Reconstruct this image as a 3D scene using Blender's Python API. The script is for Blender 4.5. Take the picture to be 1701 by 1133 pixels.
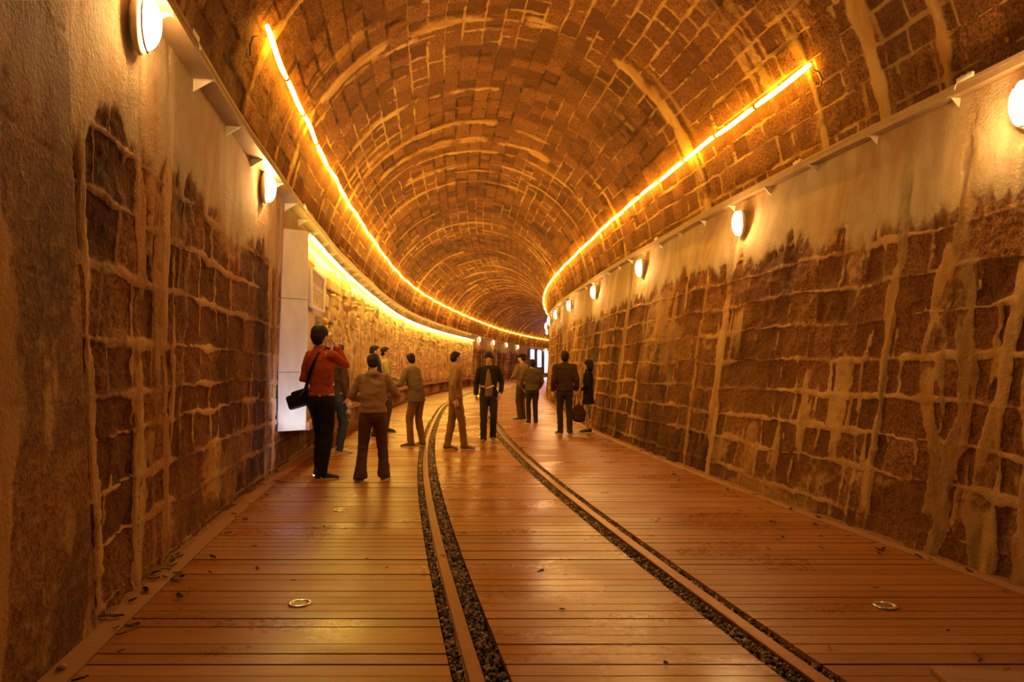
import bpy, bmesh, math, random
import numpy as np
from mathutils import Vector, Matrix, Euler

for o in list(bpy.data.objects): bpy.data.objects.remove(o)
scene = bpy.context.scene
C = scene.collection
R = math.radians
random.seed(7)

# ---------------------------------------------------------------- camera, world, exposure
FPX = 1150.0; YH = 608.0; HC = 1.3
cam_d = bpy.data.cameras.new('camera'); cam = bpy.data.objects.new('camera', cam_d); C.objects.link(cam)
cam_d.sensor_width = 36.0; cam_d.lens = 36.0 * FPX / 1701.0
cam_d.shift_y = (YH - 566.5) / 1701.0
cam_d.clip_start = .05; cam_d.clip_end = 300
cam.location = (0, 0, HC); cam.rotation_euler = (R(90), 0, 0)
scene.camera = cam
w = bpy.data.worlds.new('world'); scene.world = w; w.use_nodes = True
w.node_tree.nodes['Background'].inputs[0].default_value = (1.0, .5, .2, 1)
w.node_tree.nodes['Background'].inputs[1].default_value = .05
vs = scene.view_settings
vs.view_transform = 'Standard'; vs.look = 'None'; vs.gamma = 1; vs.use_curve_mapping = False
vs.exposure = 2.05
LAMP_COL = (1.0, .58, .20); LAMP_E = 72.0
TUBE_COL = (1.0, .46, .03); TUBE_E = 10.0
MURAL_COL = (1.0, .70, .13); MURAL_E = 22.0

# ---------------------------------------------------------------- tunnel path
SK = [0, 4, 8, 12, 17, 23, 30, 40, 60]
KN = [0.00779, 0.00835, 0.00956, 0.00969, 0.00144, 0.01169, 0.00962, 0.00122, 0.00572]
TH0 = -0.20797
DS = .05
SF = np.arange(0, 105, DS)
_k = np.interp(SF, SK, KN)
_th = TH0 + np.concatenate([[0], np.cumsum(_k[:-1] * DS)])
_X = np.concatenate([[0], np.cumsum(np.sin(_th[:-1]) * DS)]); _Y = np.concatenate([[0], np.cumsum(np.cos(_th[:-1]) * DS)])
SB = np.arange(-10, 0, DS)[::-1]
_tb = TH0 + SB * KN[0]
_Xb = np.cumsum(-np.sin(_tb) * DS); _Yb = np.cumsum(-np.cos(_tb) * DS)
SS = np.concatenate([SB[::-1], SF]); TT = np.concatenate([_tb[::-1], _th])
XX = np.concatenate([_Xb[::-1], _X]); YY = np.concatenate([_Yb[::-1], _Y])

def pt(s, n):
    t = np.interp(s, SS, TT)
    return np.interp(s, SS, XX) + n * np.cos(t), np.interp(s, SS, YY) - n * np.sin(t)
def P3(s, n, z):
    x, y = pt(s, n); return Vector((float(x), float(y), z))
def heading(s): return float(np.interp(s, SS, TT))
def x_at(n, Y):
    n = n + (roff(SS) if n > 3 else 0)
    x = XX + n * np.cos(TT); y = YY - n * np.sin(TT)
    return np.interp(Y, y, x)
def ground(px, py):
    Y = HC * FPX / (py - YH); return ((px - 850.5) * Y / FPX, Y)
def s_of(Y): return float(np.interp(Y, YY, SS))

NC, ZC, RA = 1.445, 3.088, 2.836
def nL(z): return -1.40 + .10 * np.clip(z / 3.3, 0, 1)
def roff(s):                                  # the right wall stands steeper beyond the first bend
    t = np.clip((s - 13.0) / 12.0, 0, 1); return .36 * t * t * (3 - 2 * t)
def nR(z, s): b = 3.74 + roff(s); return b + (4.27 - b) * np.clip(z / 3.3, 0, 1)

# ---------------------------------------------------------------- noise
def _hash(i, j, seed):
    h = (i.astype(np.int64) * 374761393 + j.astype(np.int64) * 668265263 + seed * 1442695041) & 0xffffffff
    h = ((h ^ (h >> 13)) * 1274126177) & 0xffffffff
    h = h ^ (h >> 16)
    return (h & 0xffffff) / float(0xffffff)
def vn(x, y, seed=0):
    xi = np.floor(x); yi = np.floor(y); fx = x - xi; fy = y - yi
    fx = fx * fx * (3 - 2 * fx); fy = fy * fy * (3 - 2 * fy)
    a = _hash(xi, yi, seed); b = _hash(xi + 1, yi, seed); c = _hash(xi, yi + 1, seed); d = _hash(xi + 1, yi + 1, seed)
    return (a * (1 - fx) + b * fx) * (1 - fy) + (c * (1 - fx) + d * fx) * fy
def fbm(x, y, seed=0, o=4):
    r = 0; a = .5
    for i in range(o): r = r + a * vn(x * 2 ** i, y * 2 ** i, seed + i * 17); a *= .5
    return r / (1 - .5 ** o)
def sst(a, b, x):
    t = np.clip((x - a) / (b - a), 0, 1); return t * t * (3 - 2 * t)

# ---------------------------------------------------------------- object helpers
def tag(o, label=None, cat=None, group=None, kind=None):
    if label: o['label'] = label
    if cat: o['category'] = cat
    if group: o['group'] = group
    if kind: o['kind'] = kind
    return o
def empty(name, loc=(0, 0, 0), rz=0, **kw):
    o = bpy.data.objects.new(name, None); C.objects.link(o); o.location = loc; o.rotation_euler = (0, 0, rz)
    return tag(o, **kw)
def link_mesh(name, me, mat, parent=None):
    o = bpy.data.objects.new(name, me); C.objects.link(o)
    if mat is not None and not me.materials: me.materials.append(mat)
    if parent is not None: o.parent = parent
    return o
def from_bm(name, bm, mat, parent=None, smooth=True):
    me = bpy.data.meshes.new(name); bm.normal_update(); bm.to_mesh(me); bm.free()
    if smooth: me.polygons.foreach_set('use_smooth', [True] * len(me.polygons))
    return link_mesh(name, me, mat, parent)
def grid_obj(name, X, Y, Z, mat, attrs=None, parent=None, flip=False, smooth=True):
    n, m = X.shape
    co = np.stack([X, Y, Z], -1).reshape(-1, 3).astype(np.float32)
    i = np.arange(n * m).reshape(n, m)
    q = np.stack([i[:-1, :-1], i[1:, :-1], i[1:, 1:], i[:-1, 1:]], -1).reshape(-1, 4)
    if flip: q = q[:, ::-1]
    me = bpy.data.meshes.new(name)
    me.vertices.add(len(co)); me.vertices.foreach_set('co', co.ravel())
    me.loops.add(q.size); me.loops.foreach_set('vertex_index', q.ravel().astype(np.int32))
    me.polygons.add(len(q)); me.polygons.foreach_set('loop_start', np.arange(0, q.size, 4, dtype=np.int32))
    me.update(calc_edges=True)
    me.polygons.foreach_set('use_smooth', [smooth] * len(q))
    for k, a in (attrs or {}).items():
        at = me.attributes.new(k, 'FLOAT', 'POINT'); at.data.foreach_set('value', a.ravel().astype(np.float32))
    return link_mesh(name, me, mat, parent)
def add_box(bm, cx, cy, cz, sx, sy, sz, rot=None, bevel=0):
    M = Matrix.Translation((cx, cy, cz)) @ (rot.to_matrix().to_4x4() if rot else Matrix()) @ Matrix.Diagonal((sx, sy, sz, 1))
    r = bmesh.ops.create_cube(bm, size=1, matrix=M)
    if bevel:
        es = list({e for v in r['verts'] for e in v.link_edges})
        bmesh.ops.bevel(bm, geom=es, offset=bevel, segments=2, affect='EDGES', profile=.5)
def add_ball(bm, c, r, seg=16, rings=10, rot=None):
    if not hasattr(r, '__len__'): r = (r, r, r)
    M = Matrix.Translation(c) @ (rot.to_matrix().to_4x4() if rot else Matrix()) @ Matrix.Diagonal((*r, 1))
    bmesh.ops.create_uvsphere(bm, u_segments=seg, v_segments=rings, radius=1, matrix=M)
def add_tube(bm, pts, rad, seg=10, caps=True, up=None):
    """tube along points; rad = number, list of numbers or list of (rx, ry)"""
    pts = [Vector(p) for p in pts]; n = len(pts)
    if not hasattr(rad, '__len__'): rad = [rad] * n
    ref = Vector(up) if up else None
    prev = None; rings = []
    for i, p in enumerate(pts):
        d = (pts[min(i + 1, n - 1)] - pts[max(i - 1, 0)]).normalized()
        if ref is not None: a = ref - d * ref.dot(d)
        elif prev is None:
            a = Vector((1, 0, 0)) if abs(d.x) < .8 else Vector((0, 1, 0)); a = a - d * a.dot(d)
        else: a = prev - d * prev.dot(d)
        a.normalize(); prev = a; b = d.cross(a)
        r = rad[i]; rx, ry = (r if hasattr(r, '__len__') else (r, r))
        rings.append([bm.verts.new(p + a * (rx * math.cos(2 * math.pi * k / seg)) + b * (ry * math.sin(2 * math.pi * k / seg))) for k in range(seg)])
    for i in range(n - 1):
        for k in range(seg):
            bm.faces.new((rings[i][k], rings[i][(k + 1) % seg], rings[i + 1][(k + 1) % seg], rings[i + 1][k]))
    if caps:
        bm.faces.new(rings[0][::-1]); bm.faces.new(rings[-1])
def add_prism(bm, poly, thick, M):
    """polygon in local xy extruded along z, placed by M"""
    a = [bm.verts.new(M @ Vector((x, y, -thick / 2))) for x, y in poly]
    b = [bm.verts.new(M @ Vector((x, y, thick / 2))) for x, y in poly]
    bm.faces.new(a[::-1]); bm.faces.new(b)
    for i in range(len(poly)):
        j = (i + 1) % len(poly); bm.faces.new((a[i], a[j], b[j], b[i]))

# ---------------------------------------------------------------- materials
def mat(name, col, rough=.7, metal=0, noise=0, scale=12, bump=0, spec=.5, col2=None, stretch=(1, 1, 1)):
    m = bpy.data.materials.new(name); m.use_nodes = True; nt = m.node_tree; b = nt.nodes['Principled BSDF']
    b.inputs['Base Color'].default_value = (*col, 1); b.inputs['Roughness'].default_value = rough
    b.inputs['Metallic'].default_value = metal; b.inputs['Specular IOR Level'].default_value = spec
    tc = nt.nodes.new('ShaderNodeTexCoord'); mp = nt.nodes.new('ShaderNodeMapping'); nt.links.new(tc.outputs['Object'], mp.inputs[0])
    mp.inputs['Scale'].default_value = stretch
    nz = nt.nodes.new('ShaderNodeTexNoise'); nz.inputs['Scale'].default_value = scale; nz.inputs['Detail'].default_value = 5
    nt.links.new(mp.outputs[0], nz.inputs['Vector'])
    mx = nt.nodes.new('ShaderNodeMix'); mx.data_type = 'RGBA'
    c2 = col2 or tuple(c * (1 - noise) for c in col); c1 = tuple(min(1, c * (1 + noise * .5)) for c in col)
    mx.inputs[6].default_value = (*c2, 1); mx.inputs[7].default_value = (*c1, 1)
    nt.links.new(nz.outputs[0], mx.inputs[0]); nt.links.new(mx.outputs[2], b.inputs['Base Color'])
    if bump:
        bp = nt.nodes.new('ShaderNodeBump'); bp.inputs['Strength'].default_value = bump; bp.inputs['Distance'].default_value = .01
        nt.links.new(nz.outputs[0], bp.inputs['Height']); nt.links.new(bp.outputs[0], b.inputs['Normal'])
    return m
def emit(name, col, e):
    m = bpy.data.materials.new(name); m.use_nodes = True; nt = m.node_tree; b = nt.nodes['Principled BSDF']
    b.inputs['Base Color'].default_value = (.8, .8, .8, 1)
    b.inputs['Emission Color'].default_value = (*col, 1); b.inputs['Emission Strength'].default_value = e
    return m
def masonry_mat(name, stone, stone2, mortar, mortar2, fine=1.0, rough=.85, soft=(.36, .68)):
    m = bpy.data.materials.new(name); m.use_nodes = True; nt = m.node_tree; N = nt.nodes; L = nt.links
    b = N['Principled BSDF']; b.inputs['Roughness'].default_value = rough; b.inputs['Specular IOR Level'].default_value = .35
    tc = N.new('ShaderNodeTexCoord')
    def noise(scale, detail=6, stretch=(1, 1, 1), dist=0):
        mp = N.new('ShaderNodeMapping'); mp.inputs['Scale'].default_value = stretch; L.new(tc.outputs['Object'], mp.inputs[0])
        n = N.new('ShaderNodeTexNoise'); n.inputs['Scale'].default_value = scale; n.inputs['Detail'].default_value = detail
        n.inputs['Roughness'].default_value = .65; n.inputs['Distortion'].default_value = dist; L.new(mp.outputs[0], n.inputs['Vector']); return n.outputs[0]
    def attr(k):
        a = N.new('ShaderNodeAttribute'); a.attribute_name = k; return a.outputs['Fac']
    def math_(op, a, c, cl=False):
        n = N.new('ShaderNodeMath'); n.operation = op; n.use_clamp = cl
        for i, v in enumerate((a, c)):
            if isinstance(v, (int, float)): n.inputs[i].default_value = v
            else: L.new(v, n.inputs[i])
        return n.outputs[0]
    def mix(f, a, c):
        n = N.new('ShaderNodeMix'); n.data_type = 'RGBA'; L.new(f, n.inputs[0])
        for i, v in ((6, a), (7, c)):
            if isinstance(v, tuple): n.inputs[i].default_value = (*v, 1)
            else: L.new(v, n.inputs[i])
        return n.outputs[2]
    def ramp(v, a, c):
        n = N.new('ShaderNodeMapRange'); n.interpolation_type = 'SMOOTHSTEP'; L.new(v, n.inputs[0]); n.inputs[1].default_value = a; n.inputs[2].default_value = c; return n.outputs[0]
    n1 = noise(14 * fine); n2 = noise(45 * fine, 4); n3 = noise(2.2, 5, (1, 1, .35), .6)
    mo = math_('ADD', attr('mortar'), math_('MULTIPLY', math_('SUBTRACT', n1, .5), .9))
    mk = ramp(mo, *soft)
    st = mix(attr('tone'), stone, stone2); st = mix(ramp(n2, .35, .7), st, tuple(c * .55 for c in stone))
    mr = mix(ramp(n3, .35, .65), mortar, mortar2)
    col = mix(mk, st, mr)
    bd = math_('MULTIPLY', attr('band'), 1.0, True); col = mix(bd, col, mix(ramp(n3, .3, .7), (.44, .30, .16), (.64, .51, .33)))
    dirt = attr('dirt')
    dk = N.new('ShaderNodeMix'); dk.data_type = 'RGBA'; dk.blend_type = 'MULTIPLY'; L.new(math_('MULTIPLY', dirt, ramp(math_('ADD', n3, math_('MULTIPLY', n1, .4)), .45, .85), True), dk.inputs[0])
    L.new(col, dk.inputs[6]); dk.inputs[7].default_value = (.26, .20, .15, 1)
    L.new(dk.outputs[2], b.inputs['Base Color'])
    hs = math_('ADD', math_('MULTIPLY', n1, math_('SUBTRACT', 1.5, mk)), math_('MULTIPLY', n2, .6))
    bp = N.new('ShaderNodeBump'); bp.inputs['Strength'].default_value = .8; bp.inputs['Distance'].default_value = .035
    L.new(hs, bp.inputs['Height']); L.new(bp.outputs[0], b.inputs['Normal'])
    return m
def wood_mat(name, c1, c2, gloss):
    m = bpy.data.materials.new(name); m.use_nodes = True; nt = m.node_tree; N = nt.nodes; L = nt.links
    b = N['Principled BSDF']; tc = N.new('ShaderNodeTexCoord')
    def noise(scale, st, d=5):
        mp = N.new('ShaderNodeMapping'); mp.inputs['Scale'].default_value = st; L.new(tc.outputs['Object'], mp.inputs[0])
        n = N.new('ShaderNodeTexNoise'); n.inputs['Scale'].default_value = scale; n.inputs['Detail'].default_value = d; L.new(mp.outputs[0], n.inputs['Vector']); return n.outputs[0]
    g = noise(3, (1.2, 30, 1)); p = noise(1.1, (.8, 1.2, 1), 6); f = noise(26, (1, 1, 1), 4)
    a = N.new('ShaderNodeAttribute'); a.attribute_name = 'tone'
    add = N.new('ShaderNodeMath'); add.operation = 'ADD'; L.new(g, add.inputs[0]); L.new(a.outputs['Fac'], add.inputs[1])
    mr = N.new('ShaderNodeMapRange'); L.new(add.outputs[0], mr.inputs[0]); mr.inputs[1].default_value = .3; mr.inputs[2].default_value = 1.2
    mx = N.new('ShaderNodeMix'); mx.data_type = 'RGBA'; L.new(mr.outputs[0], mx.inputs[0]); mx.inputs[6].default_value = (*c1, 1); mx.inputs[7].default_value = (*c2, 1)
    L.new(mx.outputs[2], b.inputs['Base Color'])
    # worn, varnished boards: patches polished by feet
    r = N.new('ShaderNodeMapRange'); L.new(p, r.inputs[0]); r.inputs[1].default_value = .38; r.inputs[2].default_value = .62
    r.inputs[3].default_value = gloss[0]; r.inputs[4].default_value = gloss[1]
    r2 = N.new('ShaderNodeMath'); r2.operation = 'MULTIPLY_ADD'; L.new(f, r2.inputs[0]); r2.inputs[1].default_value = .16; L.new(r.outputs[0], r2.inputs[2])
    aw = N.new('ShaderNodeAttribute'); aw.attribute_name = 'wear'
    r3 = N.new('ShaderNodeMath'); r3.operation = 'MULTIPLY_ADD'; L.new(aw.outputs['Fac'], r3.inputs[0]); r3.inputs[1].default_value = -.07; L.new(r2.outputs[0], r3.inputs[2])
    L.new(r3.outputs[0], b.inputs['Roughness'])
    bp = N.new('ShaderNodeBump'); bp.inputs['Strength'].default_value = .35; bp.inputs['Distance'].default_value = .006
    ad = N.new('ShaderNodeMath'); ad.operation = 'ADD'; L.new(g, ad.inputs[0]); L.new(p, ad.inputs[1])
    L.new(ad.outputs[0], bp.inputs['Height']); L.new(bp.outputs[0], b.inputs['Normal'])
    b.inputs['Specular IOR Level'].default_value = .5
    return m

M_WALL = masonry_mat('granite_wall', (.215, .077, .016), (.42, .17, .040), (.42, .195, .050), (.62, .385, .15))
M_ARCH = masonry_mat('vault_blocks', (.19, .066, .014), (.44, .180, .042), (.50, .24, .06), (.66, .42, .14), fine=1.0, soft=(.22, .80))
M_DECK = wood_mat('deck_wood', (.26, .088, .013), (.42, .160, .026), (.19, .40))
M_EDGE = wood_mat('edge_wood', (.34, .15, .05), (.44, .21, .075), (.45, .60))
M_RAIL = mat('rusty_rail', (.33, .13, .045), rough=.42, metal=.35, noise=.35, scale=18, bump=.1)
M_BED = mat('dark_bed', (.035, .025, .018), rough=1, noise=.5, scale=30)
M_STEEL = mat('tray_steel', (.44, .30, .17), rough=.45, metal=.3, noise=.25, scale=9)
M_BRACKET = mat('bracket_steel', (.75, .64, .50), rough=.5, metal=.2, noise=.2)
M_BLACK = mat('black_plastic', (.015, .013, .012), rough=.5)
M_GUARD = mat('lamp_guard', (.45, .36, .26), rough=.45, metal=.4)
M_HOUSE = mat('lamp_housing', (.55, .45, .34), rough=.5, metal=.2)
M_LENS = emit('lamp_glass_lit', LAMP_COL, LAMP_E)
M_TUBE = emit('amber_tube_lit', TUBE_COL, TUBE_E)
M_MTUBE = emit('mural_tube_lit', MURAL_COL, MURAL_E)
M_COLLAR = mat('tube_collar', (.65, .42, .12), rough=.4)
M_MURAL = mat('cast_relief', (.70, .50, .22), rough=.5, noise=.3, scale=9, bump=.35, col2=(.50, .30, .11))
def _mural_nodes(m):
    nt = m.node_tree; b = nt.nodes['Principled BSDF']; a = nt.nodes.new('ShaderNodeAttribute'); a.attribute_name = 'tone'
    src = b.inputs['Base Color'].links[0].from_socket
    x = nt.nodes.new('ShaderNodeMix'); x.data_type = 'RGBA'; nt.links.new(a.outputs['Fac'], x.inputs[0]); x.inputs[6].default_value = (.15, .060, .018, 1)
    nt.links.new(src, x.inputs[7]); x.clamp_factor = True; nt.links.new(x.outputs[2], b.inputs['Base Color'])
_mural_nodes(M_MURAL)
M_PANEL = mat('mural_end_panel', (.62, .53, .36), rough=.5, noise=.3, scale=9, bump=.2, stretch=(1, 1, .4))
M_PLAQ = mat('plaque', (.50, .36, .18), rough=.5, noise=.2)
M_PLAQT = mat('plaque_text', (.82, .68, .42), rough=.5)
M_GROUND = mat('dusty_ground', (.30, .15, .06), rough=1, noise=.6, scale=22, bump=.6)
M_COOL = emit('bright_opening', (.80, .66, 1.0), 4.5)
M_FRAME = mat('dark_frame', (.05, .035, .03), rough=.6)

# ---------------------------------------------------------------- structure: walls and vault
def s_grid(ratio, s0=1.0, s1=98):
    a = list(np.linspace(-9, s0 - .1, 34)); s = s0
    while s < s1: a.append(s); s += max(.008, ratio * s)
    a.append(s1); return np.array(a)
def blocks(S, Z, row, ln, seed, warp=.03, joint=(.012, .03)):
    rng = np.random.RandomState(seed)
    z = Z + warp * (fbm(S * 1.1, Z * 1.1, seed + 3) - .5) * 2 + warp * .35 * (fbm(S * 7, Z * 7, seed + 5) - .5) * 2
    s = S + warp * .8 * (fbm(S * 2.1 + 9, Z * 2.1, seed + 8) - .5) * 2 + warp * .35 * (fbm(S * 8, Z * 8, seed + 9) - .5) * 2
    lo, hi = z.min() - .5, z.max() + .5
    edges = [lo]
    while edges[-1] < hi: edges.append(edges[-1] + rng.uniform(*row))
    edges = np.array(edges); r = np.clip(np.searchsorted(edges, z) - 1, 0, len(edges) - 2)
    dz = np.minimum(z - edges[r], edges[r + 1] - z)
    D = np.full(S.shape, 1.0); T = np.zeros(S.shape)
    for k in range(len(edges) - 1):
        m = r == k
        if not m.any(): continue
        L_ = [-12.0 + rng.uniform(0, .5)]
        while L_[-1] < 110: L_.append(L_[-1] + rng.uniform(*ln))
        L_ = np.array(L_); tt = rng.rand(len(L_))
        q = np.clip(np.searchsorted(L_, s[m]) - 1, 0, len(L_) - 2)
        D[m] = np.minimum(s[m] - L_[q], L_[q + 1] - s[m]); T[m] = tt[q]
    d = np.minimum(D * 1.45, dz) + .016 * (fbm(S * 22, Z * 22, seed + 25, 3) - .5)
    wv = .1 + 2.0 * sst(.25, .75, fbm(S * 1.9, Z * 2.3, seed + 21)) + .5 * fbm(S * 9, Z * 9, seed + 23)
    return 1 - sst(joint[0] * wv, joint[1] * wv, d), T, d

def build_wall(side):
    S1 = s_grid(.0052); Z1 = np.linspace(-.12, 3.304, 240)
    S, Z = np.meshgrid(S1, Z1, indexing='ij')
    sd = 11 if side < 0 else 29
    M, T, d = blocks(S, Z, (.21, .36), (.24, .62), sd, warp=.06, joint=(.004, .030))
    rough = (fbm(S * 5, Z * 5, sd + 40, 5) - .5) + .32 * (fbm(S * 21, Z * 21, sd + 41, 3) - .5)
    # areas smeared over with mortar, and lime runs down the face
    sm = sst(.50, .66, fbm(S * .55, Z * .8, sd + 50, 4)); M = np.maximum(M, sm * (.45 + .3 * fbm(S * 3, Z * 3, sd + 51)))
    dr = sst(.56, .66, fbm(S * 4.2 + .5 * fbm(S, Z, 3), Z * .55, sd + 53, 4)) * sst(.35, .6, fbm(S * .5, Z * .4, sd + 54)); M = np.maximum(M, dr * .8)
    # smooth render below the ledge with a ragged lower edge
    low = 2.52 + .55 * (fbm(S * .6, S * 0 + 3, sd + 60, 3) - .5) + .16 * (fbm(S * 4, Z * 2, sd + 61, 3) - .5) + .42 * (fbm(S * 9, Z * .7, sd + 62, 3) - .5)
    band = sst(low - .10, low + .06, Z)
    H = M * (.006 + .012 * (fbm(S * 15, Z * 15, sd + 42, 3) - .3)) - .010 * (1 - M) + (T - .5) * .022 * (1 - M) + rough * .075 * (1 - .6 * M)
    M = M * (.50 + .50 * sst(.34, .56, fbm(S * 1.3, Z * 1.9, sd + 66, 4)))
    H = H * (1 - band) + band * (.018 + .006 * (fbm(S * 2, Z * 2, sd + 70) - .5))
    M = np.maximum(M, band * .9); bandc = band * (.55 + .45 * sst(.35, .6, fbm(S * 2.5, Z * 1.2, sd + 64, 3)))
    dirt = sst(.42, .7, fbm(S * .7, Z * .35, sd + 80, 4)) * (1 - .5 * band) + .5 * sst(1.0, 0, Z) * fbm(S * 1.5, Z * .7, sd + 81)
    # vertical repair streaks
    if side > 0:
        st = [(3.30, .07, 3.3, -.1, 1), (3.52, .09, 3.3, -.1, 1), (3.80, .11, 3.3, -.1, 1), (4.18, .10, 2.5, -.1, 1.2), (4.33, .04, 3.3, .9, 1), (4.42, .06, 2.2, .2, 1.6), (4.95, .085, 3.3, -.1, .8), (5.2, .03, 1.6, 0, 1),
              (7.95, .10, 3.3, -.1, .5), (8.7, .045, 2.6, -.1, .8), (9.4, .04, 2.8, 1.2, .8), (11.3, .07, 3.0, -.1, .7), (12.5, .12, 3.3, -.1, .5), (13.4, .06, 3.0, -.1, .8), (14.6, .08, 3.3, -.1, .8), (16.2, .10, 3.3, -.1, .6), (17.1, .06, 2.6, -.1, .9)]
        rng = np.random.RandomState(5); q = 18.0
        while q < 50: st.append((q, rng.uniform(.06, .16), rng.uniform(2.4, 3.3), -.1, .8)); q += rng.uniform(.7, 1.6)
    else:
        st = [(3.63, .055, 3.4, -.1, .25), (4.28, .07, 3.4, -.1, .8), (4.52, .035, 3.0, -.1, 1.2), (4.78, .075, 3.4, -.1, .7), (4.95, .03, 2.2, .7, 1), (8.15, .14, 3.4, -.1, .35), (8.5, .12, 3.4, -.1, .3)]
        q = 46.0; rng = np.random.RandomState(8)
        while q < 95: st.append((q, rng.uniform(.1, .3), 3.3, -.1, .6)); q += rng.uniform(1.5, 4)
    for i_, (s0, wd, zt, zb, wob) in enumerate(st):
        sl = (.05 * s0 - .15) if side > 0 else (-.62 if s0 < 3.7 else -.2)
        c = s0 + sl * (Z - 1.3) / 3.3 + wob * .22 * (fbm(Z * 1.2 + s0 * 3, Z * 0 + 1, sd + 90, 3) - .5)
        ww = wd * (.55 + .95 * fbm(Z * 1.8 + s0 * 7, Z * 0 + 5, sd + 95, 3))
        e = np.abs(S - c) + .05 * (fbm(S * 9, Z * 4, sd + 97) - .5) + .02 * (fbm(S * 30, Z * 20, sd + 96) - .5)
        mk = (1 - sst(ww * .7, ww, e)) * (.45 + .55 * sst(.3, .55, fbm(S * 5, Z * 1.8, sd + 99, 4))) * sst(zb, zb + .1, Z) * (1 - sst(zt - .05, zt + .05, Z))
        M = np.maximum(M, mk); H = H * (1 - mk) + mk * (.012 + .03 * (fbm(S * 16, Z * 2.2, sd + 98, 4) - .5)); dirt = dirt * (1 - .8 * mk) + mk * .75 * sst(.42, .62, fbm(S * 7, Z * 1.1, sd + 101, 4))
    if side < 0:
        near = 1 - sst(3.50, 3.55, S + .62 * (Z - 1.3) / 3.3)                       # board-marked smooth concrete nearest the camera
        seam = np.minimum(np.abs(((Z + .05 * S) % .52) - .26), 1)
        H = H * (1 - near) + near * (.035 + .004 * (fbm(S * 3, Z * 3, 200) - .5) - .006 * (1 - sst(.0, .008, seam)))
        patch = sst(.45, .6, fbm(S * 2.2, Z * .9, 210, 5))
        M = M * (1 - near) + near * (.42 + .5 * patch)
        dirt = dirt * (1 - near) + near * (.1 + .55 * sst(.4, .65, fbm(S * 3.5, Z * .8, 212, 4)))
        beh = sst(8.6, 8.8, S) * (1 - sst(44.6, 44.9, S)) * sst(.9, 1.0, Z) # plastered flat behind the mural
        M = np.maximum(M, beh * .8); H = H * (1 - beh)
    n0 = nL(Z) if side < 0 else nR(Z, S)
    n = n0 + (H if side < 0 else -H)
    x, y = pt(S, n)
    nm = 'wall_left' if side < 0 else 'wall_right'
    o = grid_obj(nm, x, y, Z, M_WALL, dict(mortar=M, tone=T, dirt=dirt, band=bandc), flip=(side < 0))
    tag(o, kind='structure'); return o
build_wall(-1); build_wall(1)

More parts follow.
